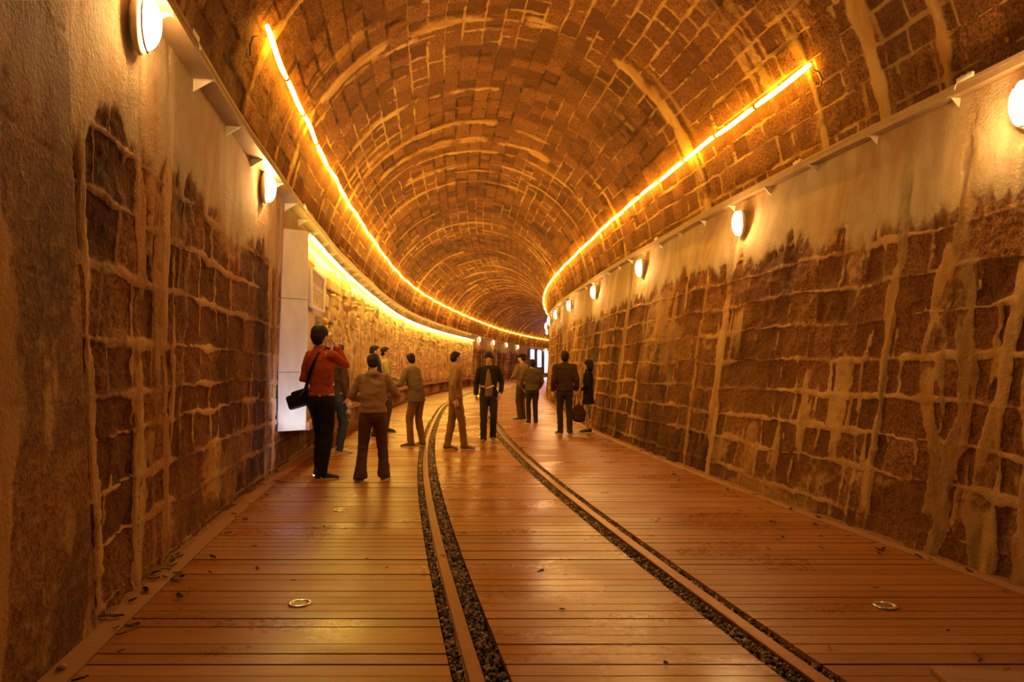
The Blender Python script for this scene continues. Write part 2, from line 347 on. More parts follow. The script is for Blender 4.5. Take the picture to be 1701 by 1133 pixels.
def build_vault():
    S1 = s_grid(.0062, s0=1.6); A1 = np.linspace(-RA * 1.497, RA * 1.497, 460)
    S, A = np.meshgrid(S1, A1, indexing='ij')
    M, T, d = blocks(S, A, (.22, .31), (.26, .48), 77, warp=.026, joint=(.004, .016))
    rough = fbm(S * 6, A * 6, 140, 4) - .5 + .4 * (fbm(S * 24, A * 24, 141, 2) - .5)
    H = -.004 * M + (T - .5) * .026 * (1 - M) + rough * .034
    jt = sst(.45, .6, fbm(S * .35, A * .5, 150, 3)); Mj = M * (.30 + .55 * jt) + .22 * (fbm(S * 9, A * 9, 151, 3) - .4)
    runs = sst(.55, .68, fbm(S * 7, A * .5, 152, 4)) * sst(.40, .62, fbm(S * .45, A * .5, 153, 3)) * (.35 + .65 * sst(1.2, 2.6, np.abs(A)))
    Mj = np.clip(np.maximum(Mj, runs * .62), 0, 1)     # joints dark and open here, limed there
    dirt = M * (1 - jt) * 1.3 + .55 * sst(.5, .72, fbm(S * .5, A * .4, 160, 4))
    rings = [(3.2, .12, -4, 4), (4.6, .10, 1, 4.4), (5.3, .16, 2.6, 4.4), (6.2, .07, 2.8, 4.4), (6.9, .10, -4.4, -2.4), (9.15, .20, -4.4, 4.4), (9.45, .05, -4.4, .3), (8.4, .05, -4.4, -1.6), (11.6, .11, -4.4, .3), (12.5, .08, -4.4, -.2), (13.2, .14, -4.4, .5), (13.3, .10, .4, 4.4), (14.2, .24, -2.6, 1.6), (14.9, .09, -4.4, 4.4),
             (15.9, .20, -2, 1.5), (16.4, .07, -4.4, 4.4), (17.35, .13, -4.4, 4.4), (20.0, .07, -4.4, -1), (22.4, .16, -4.4, 4.4), (23.7, .11, -4.4, 4.4), (25.4, .06, -1, 4.4), (27.7, .2, -4.4, 4.4), (30.4, .14, -4.4, 4.4)]
    rng = np.random.RandomState(4); q = 32.2
    while q < 96: rings.append((q, rng.uniform(.12, .32), -4.4, 4.4)); q += rng.uniform(1.1, 2.4)
    for i, (s0, wd, a0, a1) in enumerate(rings):
        c = s0 + .22 * (fbm(A * .55 + i * 5, A * 0, 170, 3) - .5)
        ww = wd * (.3 + 1.2 * fbm(A * 1.3 + i * 3, A * 0 + i, 175, 4))
        e = np.abs(S - c) + .10 * (fbm(S * 5, A * 5, 178, 4) - .5)
        mk = (1 - sst(ww * .5, ww, e)) * sst(a0, a0 + .2, A) * (1 - sst(a1 - .2, a1, A))
        mk = mk * sst(.20, .50, fbm(A * 2.1 + i * 7, S * 1.5, 180, 4)) * (.5 + .5 * sst(.35, .55, fbm(S * 13, A * 1.1, 181, 3)))
        Mj = np.maximum(Mj, mk); H = H * (1 - mk) + mk * (.016 + .014 * (fbm(S * 12, A * 1.5, 182) - .5)); dirt = dirt * (1 - mk)
        # dark gap beside the patch
        e2 = np.abs(S - c + ww * .95); gp = (1 - sst(.0, .06 + .01 * s0 * .3, e2)) * sst(.5, .62, fbm(A * 1.2 + i * 2, S * .8, 184, 3)) * sst(a0, a0 + .2, A) * (1 - sst(a1 - .2, a1, A))
        dirt = np.maximum(dirt, gp); H = H - gp * .02
    ph = A / RA; r = RA - H
    n = NC + r * np.sin(ph); Z = ZC + r * np.cos(ph)
    x, y = pt(S, n)
    o = grid_obj('ceiling', x, y, Z, M_ARCH, dict(mortar=Mj, tone=T, dirt=dirt), flip=True)
    tag(o, kind='structure')
    # the cut stone streak down the vault on the right
build_vault()

# tunnel end far round the bend and behind the camera
for nm, s in (('wall_far', 97.5), ('wall_back', -8.8)):
    bm = bmesh.new()
    pts = [P3(s, 3.74, -.1), P3(s, 4.28, 3.09)] + [P3(s, NC + RA * math.cos(a), ZC + RA * math.sin(a)) for a in np.linspace(.05, math.pi - .05, 24)] + [P3(s, -1.39, 3.09), P3(s, -1.40, -.1)]
    bm.faces.new([bm.verts.new(p) for p in pts]); tag(from_bm(nm, bm, M_GROUND, smooth=False), kind='structure')

# ---------------------------------------------------------------- floor
RL, RR = .417, 1.819                       # rail centres
SLOT_L = (.317, .56); SLOT_R = (1.672, 1.915)
DK_L, DK_R = -1.235, 3.60
def build_deck():
    rng = random.Random(3); verts = []; faces = []; tone = []
    wear = []
    def board(x0a, x1a, x0b, x1b, y0, y1, t, zt, wr_=0):
        b = len(verts)
        for z in (zt, -.028):
            verts.extend([(x0a, y0, z), (x1a, y0, z), (x1b, y1, z), (x0b, y1, z)])
        e = .003
        faces.extend([(b, b + 1, b + 2, b + 3), (b + 4, b + 5, b + 1, b), (b + 6, b + 7, b + 3, b + 2), (b + 5, b + 6, b + 2, b + 1), (b + 7, b + 4, b, b + 3)])
        tone.extend([t] * 8); wear.extend([wr_] * 8)
    y = -6.0
    secs = [(DK_L, SLOT_L[0]), (SLOT_L[1], SLOT_R[0]), (SLOT_R[1], DK_R)]
    while y < 88:
        wd = .101; g = rng.choice([.005, .006, .007, .008, .010, .016])
        for (a, b) in secs:
            tt = rng.random() * .45; zt = rng.uniform(-.0018, .0018)
            board(x_at(a, y), x_at(b, y), x_at(a, y + wd), x_at(b, y + wd), y, y + wd, tt, zt, 1.0 if a == SLOT_L[1] else 0.0)
        y += wd + g
    me = bpy.data.meshes.new('floor'); me.from_pydata(verts, [], faces); me.update()
    at = me.attributes.new('tone', 'FLOAT', 'POINT'); at.data.foreach_set('value', tone)
    at = me.attributes.new('wear', 'FLOAT', 'POINT'); at.data.foreach_set('value', wear)
    tag(link_mesh('floor', me, M_DECK), kind='structure')
    # bed under the boards
    S1 = np.linspace(-9, 98, 300); N1 = np.linspace(-1.5, 3.9, 8); S, N_ = np.meshgrid(S1, N1, indexing='ij'); x, y = pt(S, N_)
    tag(grid_obj('floor_bed', x, y, np.full(S.shape, -.045), M_BED), kind='structure')
    # ground strip by the left wall
    S1 = s_grid(.02); N1 = np.linspace(-1.46, -1.33, 9); S, N_ = np.meshgrid(S1, N1, indexing='ij'); x, y = pt(S, N_)
    Z = -.012 + .03 * sst(-1.36, -1.42, N_) + .014 * fbm(S * 12, N_ * 12, 5)
    tag(grid_obj('floor_edge', x, y, Z, M_GROUND), kind='structure')
    S1 = s_grid(.02); N1 = np.linspace(3.69, 3.80, 7); S, N_ = np.meshgrid(S1, N1, indexing='ij'); x, y = pt(S, N_ + roff(S))
    Z = -.012 + .03 * sst(3.70, 3.76, N_) + .012 * fbm(S * 12, N_ * 12, 6)
    tag(grid_obj('floor_edge', x, y, Z, M_GROUND), kind='structure')
build_deck()
def sweep(name, s0, s1, prof, m, parent=None, ratio=.03, smooth=False, wob=None):
    """closed profile [(n,z)] swept along the tunnel"""
    S = [s0]
    while S[-1] < s1: S.append(min(s1, S[-1] + max(.12, ratio * max(S[-1], 1))))
    bm = bmesh.new(); rings = []
    for s in S:
        o = wob(s) if wob else (0, 0)
        rings.append([bm.verts.new(P3(s, n + o[0], z + o[1])) for n, z in prof])
    k = len(prof)
    for a, b in zip(rings[:-1], rings[1:]):
        for i in range(k): bm.faces.new((a[i], a[(i + 1) % k], b[(i + 1) % k], b[i]))
    bm.faces.new(rings[0]); bm.faces.new(rings[-1][::-1])
    bmesh.ops.recalc_face_normals(bm, faces=bm.faces)
    return from_bm(name, bm, m, parent, smooth)
tag(sweep('trim_1', -9, 97, [(-1.36, -.03), (-1.24, -.03), (-1.24, .006), (-1.36, .006)], M_EDGE), kind='structure')
tag(sweep('trim_2', -9, 97, [(3.607, -.03), (3.70, -.03), (3.70, .005), (3.607, .005)], M_EDGE, wob=lambda s: (float(roff(s)), 0)), kind='structure')

# rails: a rusty head on a thin web
for nm, n, lab in (('rail', RL, 'left rusty rail, sunk in the deck, nearer the relief mural'), ('rail', RR, 'right rusty rail, sunk in the deck, nearer the lamp-lit right wall')):
    h = .034
    o = sweep(nm, -8, 96, [(n - .06, -.044), (n + .06, -.044), (n + .012, -.035), (n + .012, -.02), (n + h, -.014), (n + h, .001), (n + h - .006, .006), (n - h + .006, .006), (n - h, .001), (n - h, -.014), (n - .012, -.02), (n - .012, -.035)], M_RAIL, ratio=.02)
    tag(o, label=lab, cat='rail')

# loose gravel and leaf litter in the slots
def gravel_mat():
    m = bpy.data.materials.new('gravel'); m.use_nodes = True; nt = m.node_tree; N = nt.nodes; L = nt.links
    b = N['Principled BSDF']; b.inputs['Roughness'].default_value = .75
    a = N.new('ShaderNodeAttribute'); a.attribute_name = 'tone'
    r = N.new('ShaderNodeValToRGB'); L.new(a.outputs['Fac'], r.inputs[0]); e = r.color_ramp.elements
    e[0].position = 0; e[0].color = (.05, .04, .03, 1); e[1].position = 1; e[1].color = (.62, .48, .30, 1)
    for p, c in ((.35, (.16, .09, .06)), (.55, (.11, .12, .05)), (.72, (.34, .17, .12)), (.88, (.34, .25, .16))):
        q = e.new(p); q.color = (*c, 1)
    L.new(r.outputs[0], b.inputs['Base Color']); return m
M_GRAV = gravel_mat()
def gravel(spans, label, seed):
    rng = np.random.RandomState(seed)
    phi = (1 + 5 ** .5) / 2
    iv = np.array([(-1, phi, 0), (1, phi, 0), (-1, -phi, 0), (1, -phi, 0), (0, -1, phi), (0, 1, phi), (0, -1, -phi), (0, 1, -phi), (phi, 0, -1), (phi, 0, 1), (-phi, 0, -1), (-phi, 0, 1)]) / 1.9
    fc = np.array([(0, 11, 5), (0, 5, 1), (0, 1, 7), (0, 7, 10), (0, 10, 11), (1, 5, 9), (5, 11, 4), (11, 10, 2), (10, 7, 6), (7, 1, 8), (3, 9, 4), (3, 4, 2), (3, 2, 6), (3, 6, 8), (3, 8, 9), (4, 9, 5), (2, 4, 11), (6, 2, 10), (8, 6, 7), (9, 8, 1)])
    V = []; F = []; T = []
    for (a, b) in spans:
        s = 1.8
        while s < 40:
            sz = .011 + .0006 * s
            k = int(max(1, (b - a) / (sz * 1.25)))
            for j in range(k):
                r = sz * rng.uniform(.55, 1.35); n = rng.uniform(a + r * .6, b - r * .6)
                th = rng.uniform(0, 6.28, 3); M_ = np.array(Euler(th).to_matrix())
                v = (iv * np.array([1, rng.uniform(.5, .9), rng.uniform(.35, .8)])) @ M_.T * r + rng.uniform(-.12, .12, (12, 3)) * r
                x, y = pt(s + rng.uniform(-.5, .5) * sz, n)
                v = v + np.array([x, y, -.034 + rng.uniform(0, .022)])
                F.append(fc + len(V) * 12); V.append(v); T += [rng.rand()] * 12
            s += sz * 1.15
    V = np.concatenate(V); F = np.concatenate(F)
    me = bpy.data.meshes.new('gravel'); me.vertices.add(len(V)); me.vertices.foreach_set('co', V.astype(np.float32).ravel())
    me.loops.add(F.size); me.loops.foreach_set('vertex_index', F.astype(np.int32).ravel()); me.polygons.add(len(F)); me.polygons.foreach_set('loop_start', np.arange(0, F.size, 3, dtype=np.int32))
    me.update(calc_edges=True); at = me.attributes.new('tone', 'FLOAT', 'POINT'); at.data.foreach_set('value', np.array(T, dtype=np.float32))
    tag(link_mesh('gravel', me, M_GRAV), label=label, cat='gravel', kind='stuff')
gravel([(SLOT_L[0], RL - .034), (RL + .034, SLOT_L[1])], 'gravel and leaf litter in the slots beside the left rail', 1)
gravel([(SLOT_R[0], RR - .034), (RR + .034, SLOT_R[1])], 'gravel and leaf litter in the slots beside the right rail', 2)
# ---------------------------------------------------------------- ledges (steel cable trays) with brackets
def ledge(side, label):
    root = empty('cable_tray', P3(6, -1.2 if side < 0 else 4.2, 3.3), label=label, cat='cable tray')
    inv = Matrix.Translation(-root.location)
    def put(o): o.parent = root; o.matrix_parent_inverse = inv; return o
    if side < 0: f, bk = -1.14, -1.31
    else: f, bk = 4.153, 4.27
    d = 1 if side < 0 else -1
    z = 3.30
    wob = lambda s: (.006 * math.sin(s * 1.9) , .008 * math.sin(s * .9 + side))
    put(sweep('tray', -8, 96, [(f, z), (f, z + .055), (f - .008 * d, z + .055), (f - .008 * d, z + .008), (bk - .085 * d, z + .008), (bk - .085 * d, z)], M_STEEL, ratio=.02, wob=wob))
    rim = put(sweep('rim', -8, 96, [(f + .004 * d, z + .045), (f + .004 * d, z + .075), (f - .018 * d, z + .075), (f - .018 * d, z + .045)], M_STEEL, ratio=.02, wob=wob))
    s = 1.45 if side < 0 else 1.75
    first = None; step = .92
    while s < 60:
        th = heading(s)
        if first is None:
            bm = bmesh.new(); wdt = abs(f - bk)
            # triangular gusset + flange
            add_prism(bm, [(0, 0), (wdt * 1.0 - .01, 0), (0, -.105)], .007, Matrix(((1, 0, 0, 0), (0, 0, 1, 0), (0, 1, 0, 0), (0, 0, 0, 1))))
            add_box(bm, wdt / 2, 0, -.004, wdt, .035, .006); add_box(bm, .003, 0, -.055, .006, .035, .11)
            bmesh.ops.recalc_face_normals(bm, faces=bm.faces)
            o = from_bm('bracket', bm, M_BRACKET, None, False); first = o
        else:
            o = first.copy(); C.objects.link(o)
        p = P3(s, bk, z)
        o.location = p; o.rotation_euler = (0, 0, -th + (0 if side < 0 else math.pi))
        o.parent = root; o.matrix_parent_inverse = inv
        s += step * (1 if s < 25 else 1.6)
    for s in ((4.62, 9.3, 17.5) if side < 0 else (4.35, 6.55, 11.0)):       # joint clamps on the rim
        bm = bmesh.new(); th = heading(s)
        add_box(bm, 0, 0, 0, .03, .14, .035, bevel=.006); add_ball(bm, (.0, .03, .02), .011, 8, 6); add_ball(bm, (.0, -.03, .02), .011, 8, 6)
        add_tube(bm, [(0, .06, .0), (.01 * d, .08, -.03), (.015 * d, .085, -.06)], .004, 6)
        o = from_bm('clamp', bm, M_BRACKET, root); o.matrix_parent_inverse = inv
        o.location = P3(s, f, z + .08); o.rotation_euler = (0, 0, -th)
ledge(-1, 'long steel cable tray on brackets along the top of the left wall, above the mural')
ledge(1, 'long steel cable tray on brackets along the top of the right wall')

# ---------------------------------------------------------------- amber tube strings on the vault
def tube_string(name, s0, s1, nf, zf, rad, seglen, m, label, collar=True, k0=1.0, maxp=96):
    root = empty(name, P3(s0, nf(s0), zf(s0)), label=label, cat='light tube'); inv = Matrix.Translation(-root.location)
    s = s0; first = True; cnt = 0
    def add(o): o.parent = root; o.matrix_parent_inverse = inv
    while s < s1 and cnt < maxp:
        L_ = seglen * (1 if s < 30 else 1.5); e = min(s + L_, s1)
        bm = bmesh.new(); gp = .016
        q = np.linspace(s + (0 if first else gp), e - gp, 7)
        add_tube(bm, [P3(a, nf(a), zf(a)) for a in q], [rad * .8] + [rad] * 5 + [rad * .8], 10)
        add(from_bm('tube_segment', bm, m))
        if collar:
            bm = bmesh.new(); add_tube(bm, [P3(a, nf(a), zf(a)) for a in (e - gp * 1.3, e, e + gp * 1.3)], rad * 1.08, 10)
            add(from_bm('collar', bm, M_COLLAR))
        first = False; s = e; cnt += 1
    return root, inv
wv = lambda s: .012 * math.sin(s * 2.3) + .008 * math.sin(s * 5.1)
tube_string('light_tube', 6.42, 92, lambda s: -1.032 + wv(s) * .4, lambda s: 4.303 + wv(s), .026, 1.05, M_TUBE,
            'amber glowing tube line curving along the left side of the vault')
tube_string('light_tube', 6.05, 60, lambda s: 3.975 + wv(s + 3) * .4, lambda s: 4.144 + wv(s + 3), .026, 1.05, M_TUBE,
            'amber glowing tube line climbing the right side of the vault')
# loose feed wires at the tube ends
def wire(pts, label, r=.006):
    bm = bmesh.new(); add_tube(bm, pts, r, 6); tag(from_bm('wire', bm, M_BLACK), label=label, cat='wire')
p = P3(6.4, -1.10, 4.22)
wire([p, p + Vector((-.03, -.03, -.02)), p + Vector((-.05, -.05, -.10)), p + Vector((-.05, -.05, -.20))], 'short black wire hanging at the near end of the left amber tube')
p = P3(6.05, 4.02, 4.12)
wire([p, p + Vector((.05, -.01, -.03)), p + Vector((.08, -.01, -.10)), p + Vector((.075, 0, -.16))], 'short black wire hanging at the near end of the right amber tube')
# ---------------------------------------------------------------- bulkhead lamps
def lamp_proto():
    root = empty('bulkhead_lamp')
    # local frame: +X out of the wall, Y along the wall, Z up
    bm = bmesh.new(); add_ball(bm, (.012, 0, 0), (.042, .105, .165), 24, 14); from_bm('housing', bm, M_HOUSE, root)
    bm = bmesh.new(); add_ball(bm, (.045, 0, 0), (.070, .082, .140), 24, 16); from_bm('lens', bm, M_LENS, root)
    bm = bmesh.new()
    pts = [(.05, .088 * math.cos(a), .148 * math.sin(a)) for a in np.linspace(0, 2 * math.pi, 33)]
    add_tube(bm, pts, .007, 6, caps=False)
    add_tube(bm, [(.05 + .075 * math.sin(a), 0, .148 * math.cos(a)) for a in np.linspace(0, math.pi, 17)], .0045, 6)
    from_bm('guard', bm, M_GUARD, root)
    bm = bmesh.new(); add_tube(bm, [(-.02, 0, .13), (-.03, 0, .168)], .009, 8); from_bm('conduit', bm, M_GUARD, root)
    bm = bmesh.new(); add_box(bm, -.045, 0, 0, .10, .03, .05, bevel=.006); from_bm('mount', bm, M_HOUSE, root)
    return root
def copy_tree(o, parent=None):
    c = o.copy(); C.objects.link(c)
    if parent: c.parent = parent
    for ch in list(o.children): copy_tree(ch, c)
    return c
lp0 = lamp_proto(); used = [False]
def lamp(s, side, z, label, group=None, n=None):
    o = copy_tree(lp0) if used[0] else lp0
    used[0] = True
    n = n if n is not None else (-1.255 if side < 0 else 4.15)
    o.location = P3(s, n, z); o.rotation_euler = (0, 0, -heading(s) + (0 if side < 0 else math.pi))
    if 'group' in o: del o['group']
    tag(o, label=label, cat='wall lamp', group=group)
lamp(3.98, -1, 3.125, 'large glowing oval lamp at the top left, nearest on the left wall', 'lit oval lamps along the left wall')
lamp(7.42, -1, 3.13, 'glowing oval lamp on the left wall just before the mural', 'lit oval lamps along the left wall')
fl = ['first glowing lamp past the far end of the relief mural', 'second glowing lamp past the far end of the mural', 'third glowing lamp past the far end of the mural', 'fourth glowing lamp past the mural, left of the bright slits', 'farthest left-wall lamp, right of the bright slits']
for s, l in zip((48.1, 54.6, 61.0, 66.6, 80.6), fl): lamp(s, -1, 3.12, l, 'lit oval lamps along the left wall')
rl = ['glowing oval lamp cut by the right edge of the picture', 'second glowing lamp from the right edge, on the right wall', 'third glowing lamp from the right edge, on the right wall', 'fourth glowing lamp from the right edge, on the right wall',
      'fifth glowing lamp from the right edge, on the right wall', 'sixth glowing lamp from the right edge, on the right wall', 'seventh glowing lamp from the right edge, where the wall turns away']
for s, l in zip((3.83, 7.80, 11.8, 15.8, 19.5, 22.9, 26.3), rl): lamp(s, 1, 3.0, l, 'lit oval lamps along the right wall')
lamp(30.5, 1, 3.03, 'last lamp in sight, low at the vanishing bend of the right wall', 'lit oval lamps along the right wall')

for s in (34.5, 40, 46, 54, 62, 70, 78): lamp(s, 1, 3.0, 'lit oval lamp out of sight round the bend of the right wall', 'lit oval lamps along the right wall')
# ---------------------------------------------------------------- relief mural
def mural():
    sA, sB = 9.0, 44.5; z0, z1 = .56, 2.95
    nf = lambda z: -1.125 + .04 * z / 3
    root = empty('relief_mural', P3(sA, -1.2, z0), label='long cast relief mural on the left wall, lit yellow from above', cat='mural'); inv = Matrix.Translation(-root.location)
    def put(o): o.parent = root; o.matrix_parent_inverse = inv; return o
    a = [sA]
    while a[-1] < sB: a.append(min(sB, a[-1] + max(.02, .0034 * a[-1])))
    S1 = np.array(a); Z1 = np.linspace(z0, z1, 150); S, Z = np.meshgrid(S1, Z1, indexing='ij')
    H = np.zeros(S.shape)
    rng = np.random.RandomState(12)
    def cap(sa, za, sb, zb, r, h):
        nonlocal H
        dx, dz = sb - sa, zb - za; t = np.clip(((S - sa) * dx + (Z - za) * dz) / (dx * dx + dz * dz + 1e-9), 0, 1)
        d = np.hypot(S - sa - t * dx, Z - za - t * dz)
        H = np.maximum(H, h * np.sqrt(np.clip(1 - (d / r) ** 2, 0, 1)))
    def blk(sa, sb, za, zb, h):
        nonlocal H
        H = np.maximum(H, h * sst(sa - .02, sa + .01, S) * (1 - sst(sb - .01, sb + .02, S)) * sst(za - .02, za, Z) * (1 - sst(zb, zb + .02, Z)))
    # stepped masonry blocks at the start
    for (sa, sb, za, zb) in ((9.2, 9.9, 2.68, 2.82), (10.3, 10.9, 2.5, 2.66), (10.6, 11.2, 2.2, 2.4), (11.3, 12.2, 2.52, 2.7), (11.6, 12.4, 2.28, 2.44), (12.8, 13.5, 2.56, 2.7), (11.1, 11.45, 2.0, 2.16)): blk(sa, sb, za, zb, .045)
    def figure(s, zb, h, r):
        ln = rng.uniform(-.12, .12)
        cap(s + ln, zb + h * .89, s + ln, zb + h * .93, r * .36, .075)                       # head
        cap(s + ln * .8, zb + h * .80, s, zb + h * .45, r * .85, .085)                      # trunk
        cap(s, zb + h * .45, s - r * .5, zb, r * .45, .07); cap(s, zb + h * .45, s + r * .6, zb, r * .45, .07)
        for sd in (-1, 1):
            e = (s + sd * r * rng.uniform(.8, 1.5), zb + h * rng.uniform(.5, .85)); cap(s + ln * .8 + sd * r * .7, zb + h * .78, *e, r * .26, .07)
            cap(*e, e[0] + rng.uniform(-.2, .2), e[1] + rng.uniform(-.1, .35), r * .22, .075)
    for (s, zb, h) in ((10.35, .7, 1.2), (10.9, .75, 1.35), (11.35, .65, 1.5), (11.9, .6, 1.6)): figure(s, zb, h, .115)
    s = 12.3
    while s < sB - .4:
        figure(s, z0 + rng.uniform(.0, .25), rng.uniform(1.3, 1.75), rng.uniform(.13, .19)); s += rng.uniform(.34, .6)
    s = 13.2
    while s < sB - .4:
        figure(s, z0 + rng.uniform(.6, 1.0), rng.uniform(1.1, 1.4), rng.uniform(.10, .15)); s += rng.uniform(.5, 1.0)
    for i in range(60):                                                                     # poles, spears, trunks
        s = rng.uniform(12.6, sB - .8); cap(s, z0 + rng.uniform(0, .9), s + rng.uniform(-.55, .9), rng.uniform(2.0, 2.75), rng.uniform(.02, .045), .06)
    for i in range(520):                                                                    # folds, reeds and cracks of the casting
        s = 11.6 + (sB - 12.2) * rng.rand() ** 1.3; zz = z0 + rng.uniform(.1, 1.7); ln_ = rng.uniform(.2, .8); m_ = slice(max(0, np.searchsorted(S1, s - .6) - 1), np.searchsorted(S1, s + .6) + 1)
        dx, dz = rng.uniform(-.12, .12), ln_; t = np.clip(((S[m_] - s) * dx + (Z[m_] - zz) * dz) / (dx * dx + dz * dz), 0, 1)
        d_ = np.hypot(S[m_] - s - t * dx, Z[m_] - zz - t * dz); rr = rng.uniform(.018, .045); H[m_] = np.maximum(H[m_], rng.uniform(.06, .11) * np.sqrt(np.clip(1 - (d_ / rr) ** 2, 0, 1)))
    for (a_, b_) in ((15.0, 15.9), (15.5, 16.6), (20.5, 21.6), (21.2, 22.8)): cap(a_, .9, b_, 2.7, .05, .12)
    start = sst(12.0, 12.6, S)
    H += (fbm(S * 7, Z * 4.5, 31, 4) - .5) * .035 * start + .02 * sst(.5, .6, fbm(S * 3, Z * 1.2, 33, 3)) * start + (fbm(S * 2, Z * 2, 35) - .5) * .006
    rec = sst(1.0, .92, Z); H = H * (1 - .8 * rec * (1 - start))
    H = H * 1.25
    x, y = pt(S, nf(Z) - .06 + H)
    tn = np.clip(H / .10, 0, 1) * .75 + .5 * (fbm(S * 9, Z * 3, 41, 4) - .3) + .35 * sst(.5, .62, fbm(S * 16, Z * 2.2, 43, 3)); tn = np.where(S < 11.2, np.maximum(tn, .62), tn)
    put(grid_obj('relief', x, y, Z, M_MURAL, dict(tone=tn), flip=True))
    # end panel, its return, and the back box
    def pan(name, pts, m):
        bm = bmesh.new(); 
        for q in pts: bm.faces.new([bm.verts.new(p) for p in q])
        return put(from_bm(name, bm, m, None, False))
    bm = bmesh.new(); s_e = 8.97
    # end panel: a slab 3 cm thick across the end of the mural
    A = [(8.74, -1.40), (8.96, -1.075)]
    for za_, zb_ in ((z0 - .06, 1.22), (1.226, 2.13), (2.136, z1 + .04)):
        vv = []
        for z in (za_, zb_):
            for (s, n) in (A[0], A[1], (A[1][0] + .06, A[1][1]), (A[0][0] + .06, A[0][1])):
                nn = n + (.035 * (z - .5) / 2.5 if n > -1.2 else 0)
                vv.append(bm.verts.new(P3(s, nn, z)))
        for f in ((0, 1, 5, 4), (1, 2, 6, 5), (2, 3, 7, 6), (3, 0, 4, 7), (3, 2, 1, 0), (4, 5, 6, 7)): bm.faces.new([vv[i] for i in f])
    bmesh.ops.recalc_face_normals(bm, faces=bm.faces)
    put(from_bm('end_panel', bm, M_PANEL, None, False))
    put(sweep('top_cap', 8.97, sB + .02, [(-1.40, z1), (-1.03, z1), (-1.03, z1 + .03), (-1.40, z1 + .03)], M_PANEL))
    put(sweep('base_rail', 8.97, sB + .02, [(-1.38, z0 - .07), (-1.03, z0 - .07), (-1.03, z0 + .03), (-1.38, z0 + .03)], M_EDGE))
    put(pan('far_end_panel', [[P3(sB + .01, -1.40, z0), P3(sB + .01, -1.08, z0), P3(sB + .01, -1.08, z1), P3(sB + .01, -1.40, z1)]], M_PANEL))
    # text plaque
    s_a, s_b, za, zb = 9.16, 10.25, 2.08, 2.56; th = heading(9.7)
    pl = bmesh.new(); Lq = s_b - s_a
    add_box(pl, 0, 0, 0, .05, Lq, zb - za, bevel=.006)
    plq = from_bm('plaque', pl, M_PLAQ, None, False); plq.parent = root; plq.matrix_parent_inverse = inv
    plq.location = P3((s_a + s_b) / 2, nf(2.4) + .03, (za + zb) / 2); plq.rotation_euler = (0, 0, -th); plq['label'] = 'small raised plaque with pale lettering'
    fr = bmesh.new()
    for (cy, cz, sy, sz) in ((0, (zb - za) / 2, Lq, .03), (0, -(zb - za) / 2, Lq, .03), (Lq / 2, 0, .03, zb - za), (-Lq / 2, 0, .03, zb - za)): add_box(fr, .02, cy, cz, .045, sy + .02, sz)
    from_bm('plaque_frame', fr, M_PLAQT, plq, False)
    tx = bmesh.new(); rg = random.Random(4)
    def glyph(cy, cz, w):
        for q in range(5):
            if rg.random() < .5: add_box(tx, .028, cy + rg.uniform(-.2, .2) * w, cz + rg.uniform(-.42, .42) * w, .008, w * rg.uniform(.4, .9), w * .13)
            else: add_box(tx, .028, cy + rg.uniform(-.4, .4) * w, cz, .008, w * .13, w * rg.uniform(.5, .95))
    for k in range(4): glyph(-.10 + k * .13, .155, .085)
    for k in range(7): glyph(-.40 + k * .125, .03, .085)
    for k in range(3): glyph(-.15 + k * .09, -.145, .05)
    add_box(tx, .028, 0, -.045, .006, Lq * .9, .008)
    from_bm('plaque_lettering', tx, M_PLAQT, plq, False)
    # light tube hung along the top front edge
    tube_string('light_tube', 9.02, 44.4, lambda s: -1.00, lambda s: 2.925, .022, 1.2, M_MTUBE, 'pale yellow light tube along the top edge of the relief mural', collar=False)
mural()
bm = bmesh.new(); add_tube(bm, [P3(8.72, -1.375, 2.3), P3(8.72, -1.37, 2.0), P3(8.71, -1.375, 1.5), P3(8.72, -1.37, .9), P3(8.72, -1.375, .5)], .011, 8)
tag(from_bm('wire', bm, M_BLACK), label='black cable running down beside the pale end panel of the mural', cat='wire')

# ---------------------------------------------------------------- bright slit openings far round the bend
for i, (s0, lab) in enumerate(((73.2, 1), (76.7, 2), (80.2, 3))):
    root = empty('window_%d' % (i + 1), P3(s0, -1.3, .5)); tag(root, kind='structure'); inv = Matrix.Translation(-root.location)
    for nm, a, b, n, z0, z1, m in (('window_frame', -1.35, 2.0, -1.29, .45, 3.12, M_FRAME), ('window_pane', .1, 1.55, -1.24, .55 if i == 2 else 1.2, 3.02, M_COOL)):
        bm = bmesh.new()
        v = [bm.verts.new(P3(s0 + q, nn, z)) for nn in (n, n - .08) for (q, z) in ((a, z0), (b, z0), (b, z1), (a, z1))]
        for f in ((0, 1, 2, 3), (7, 6, 5, 4), (0, 4, 5, 1), (1, 5, 6, 2), (2, 6, 7, 3), (3, 7, 4, 0)): bm.faces.new([v[k] for k in f])
        bmesh.ops.recalc_face_normals(bm, faces=bm.faces)
        o = from_bm(nm, bm, m, root, False); o.matrix_parent_inverse = inv
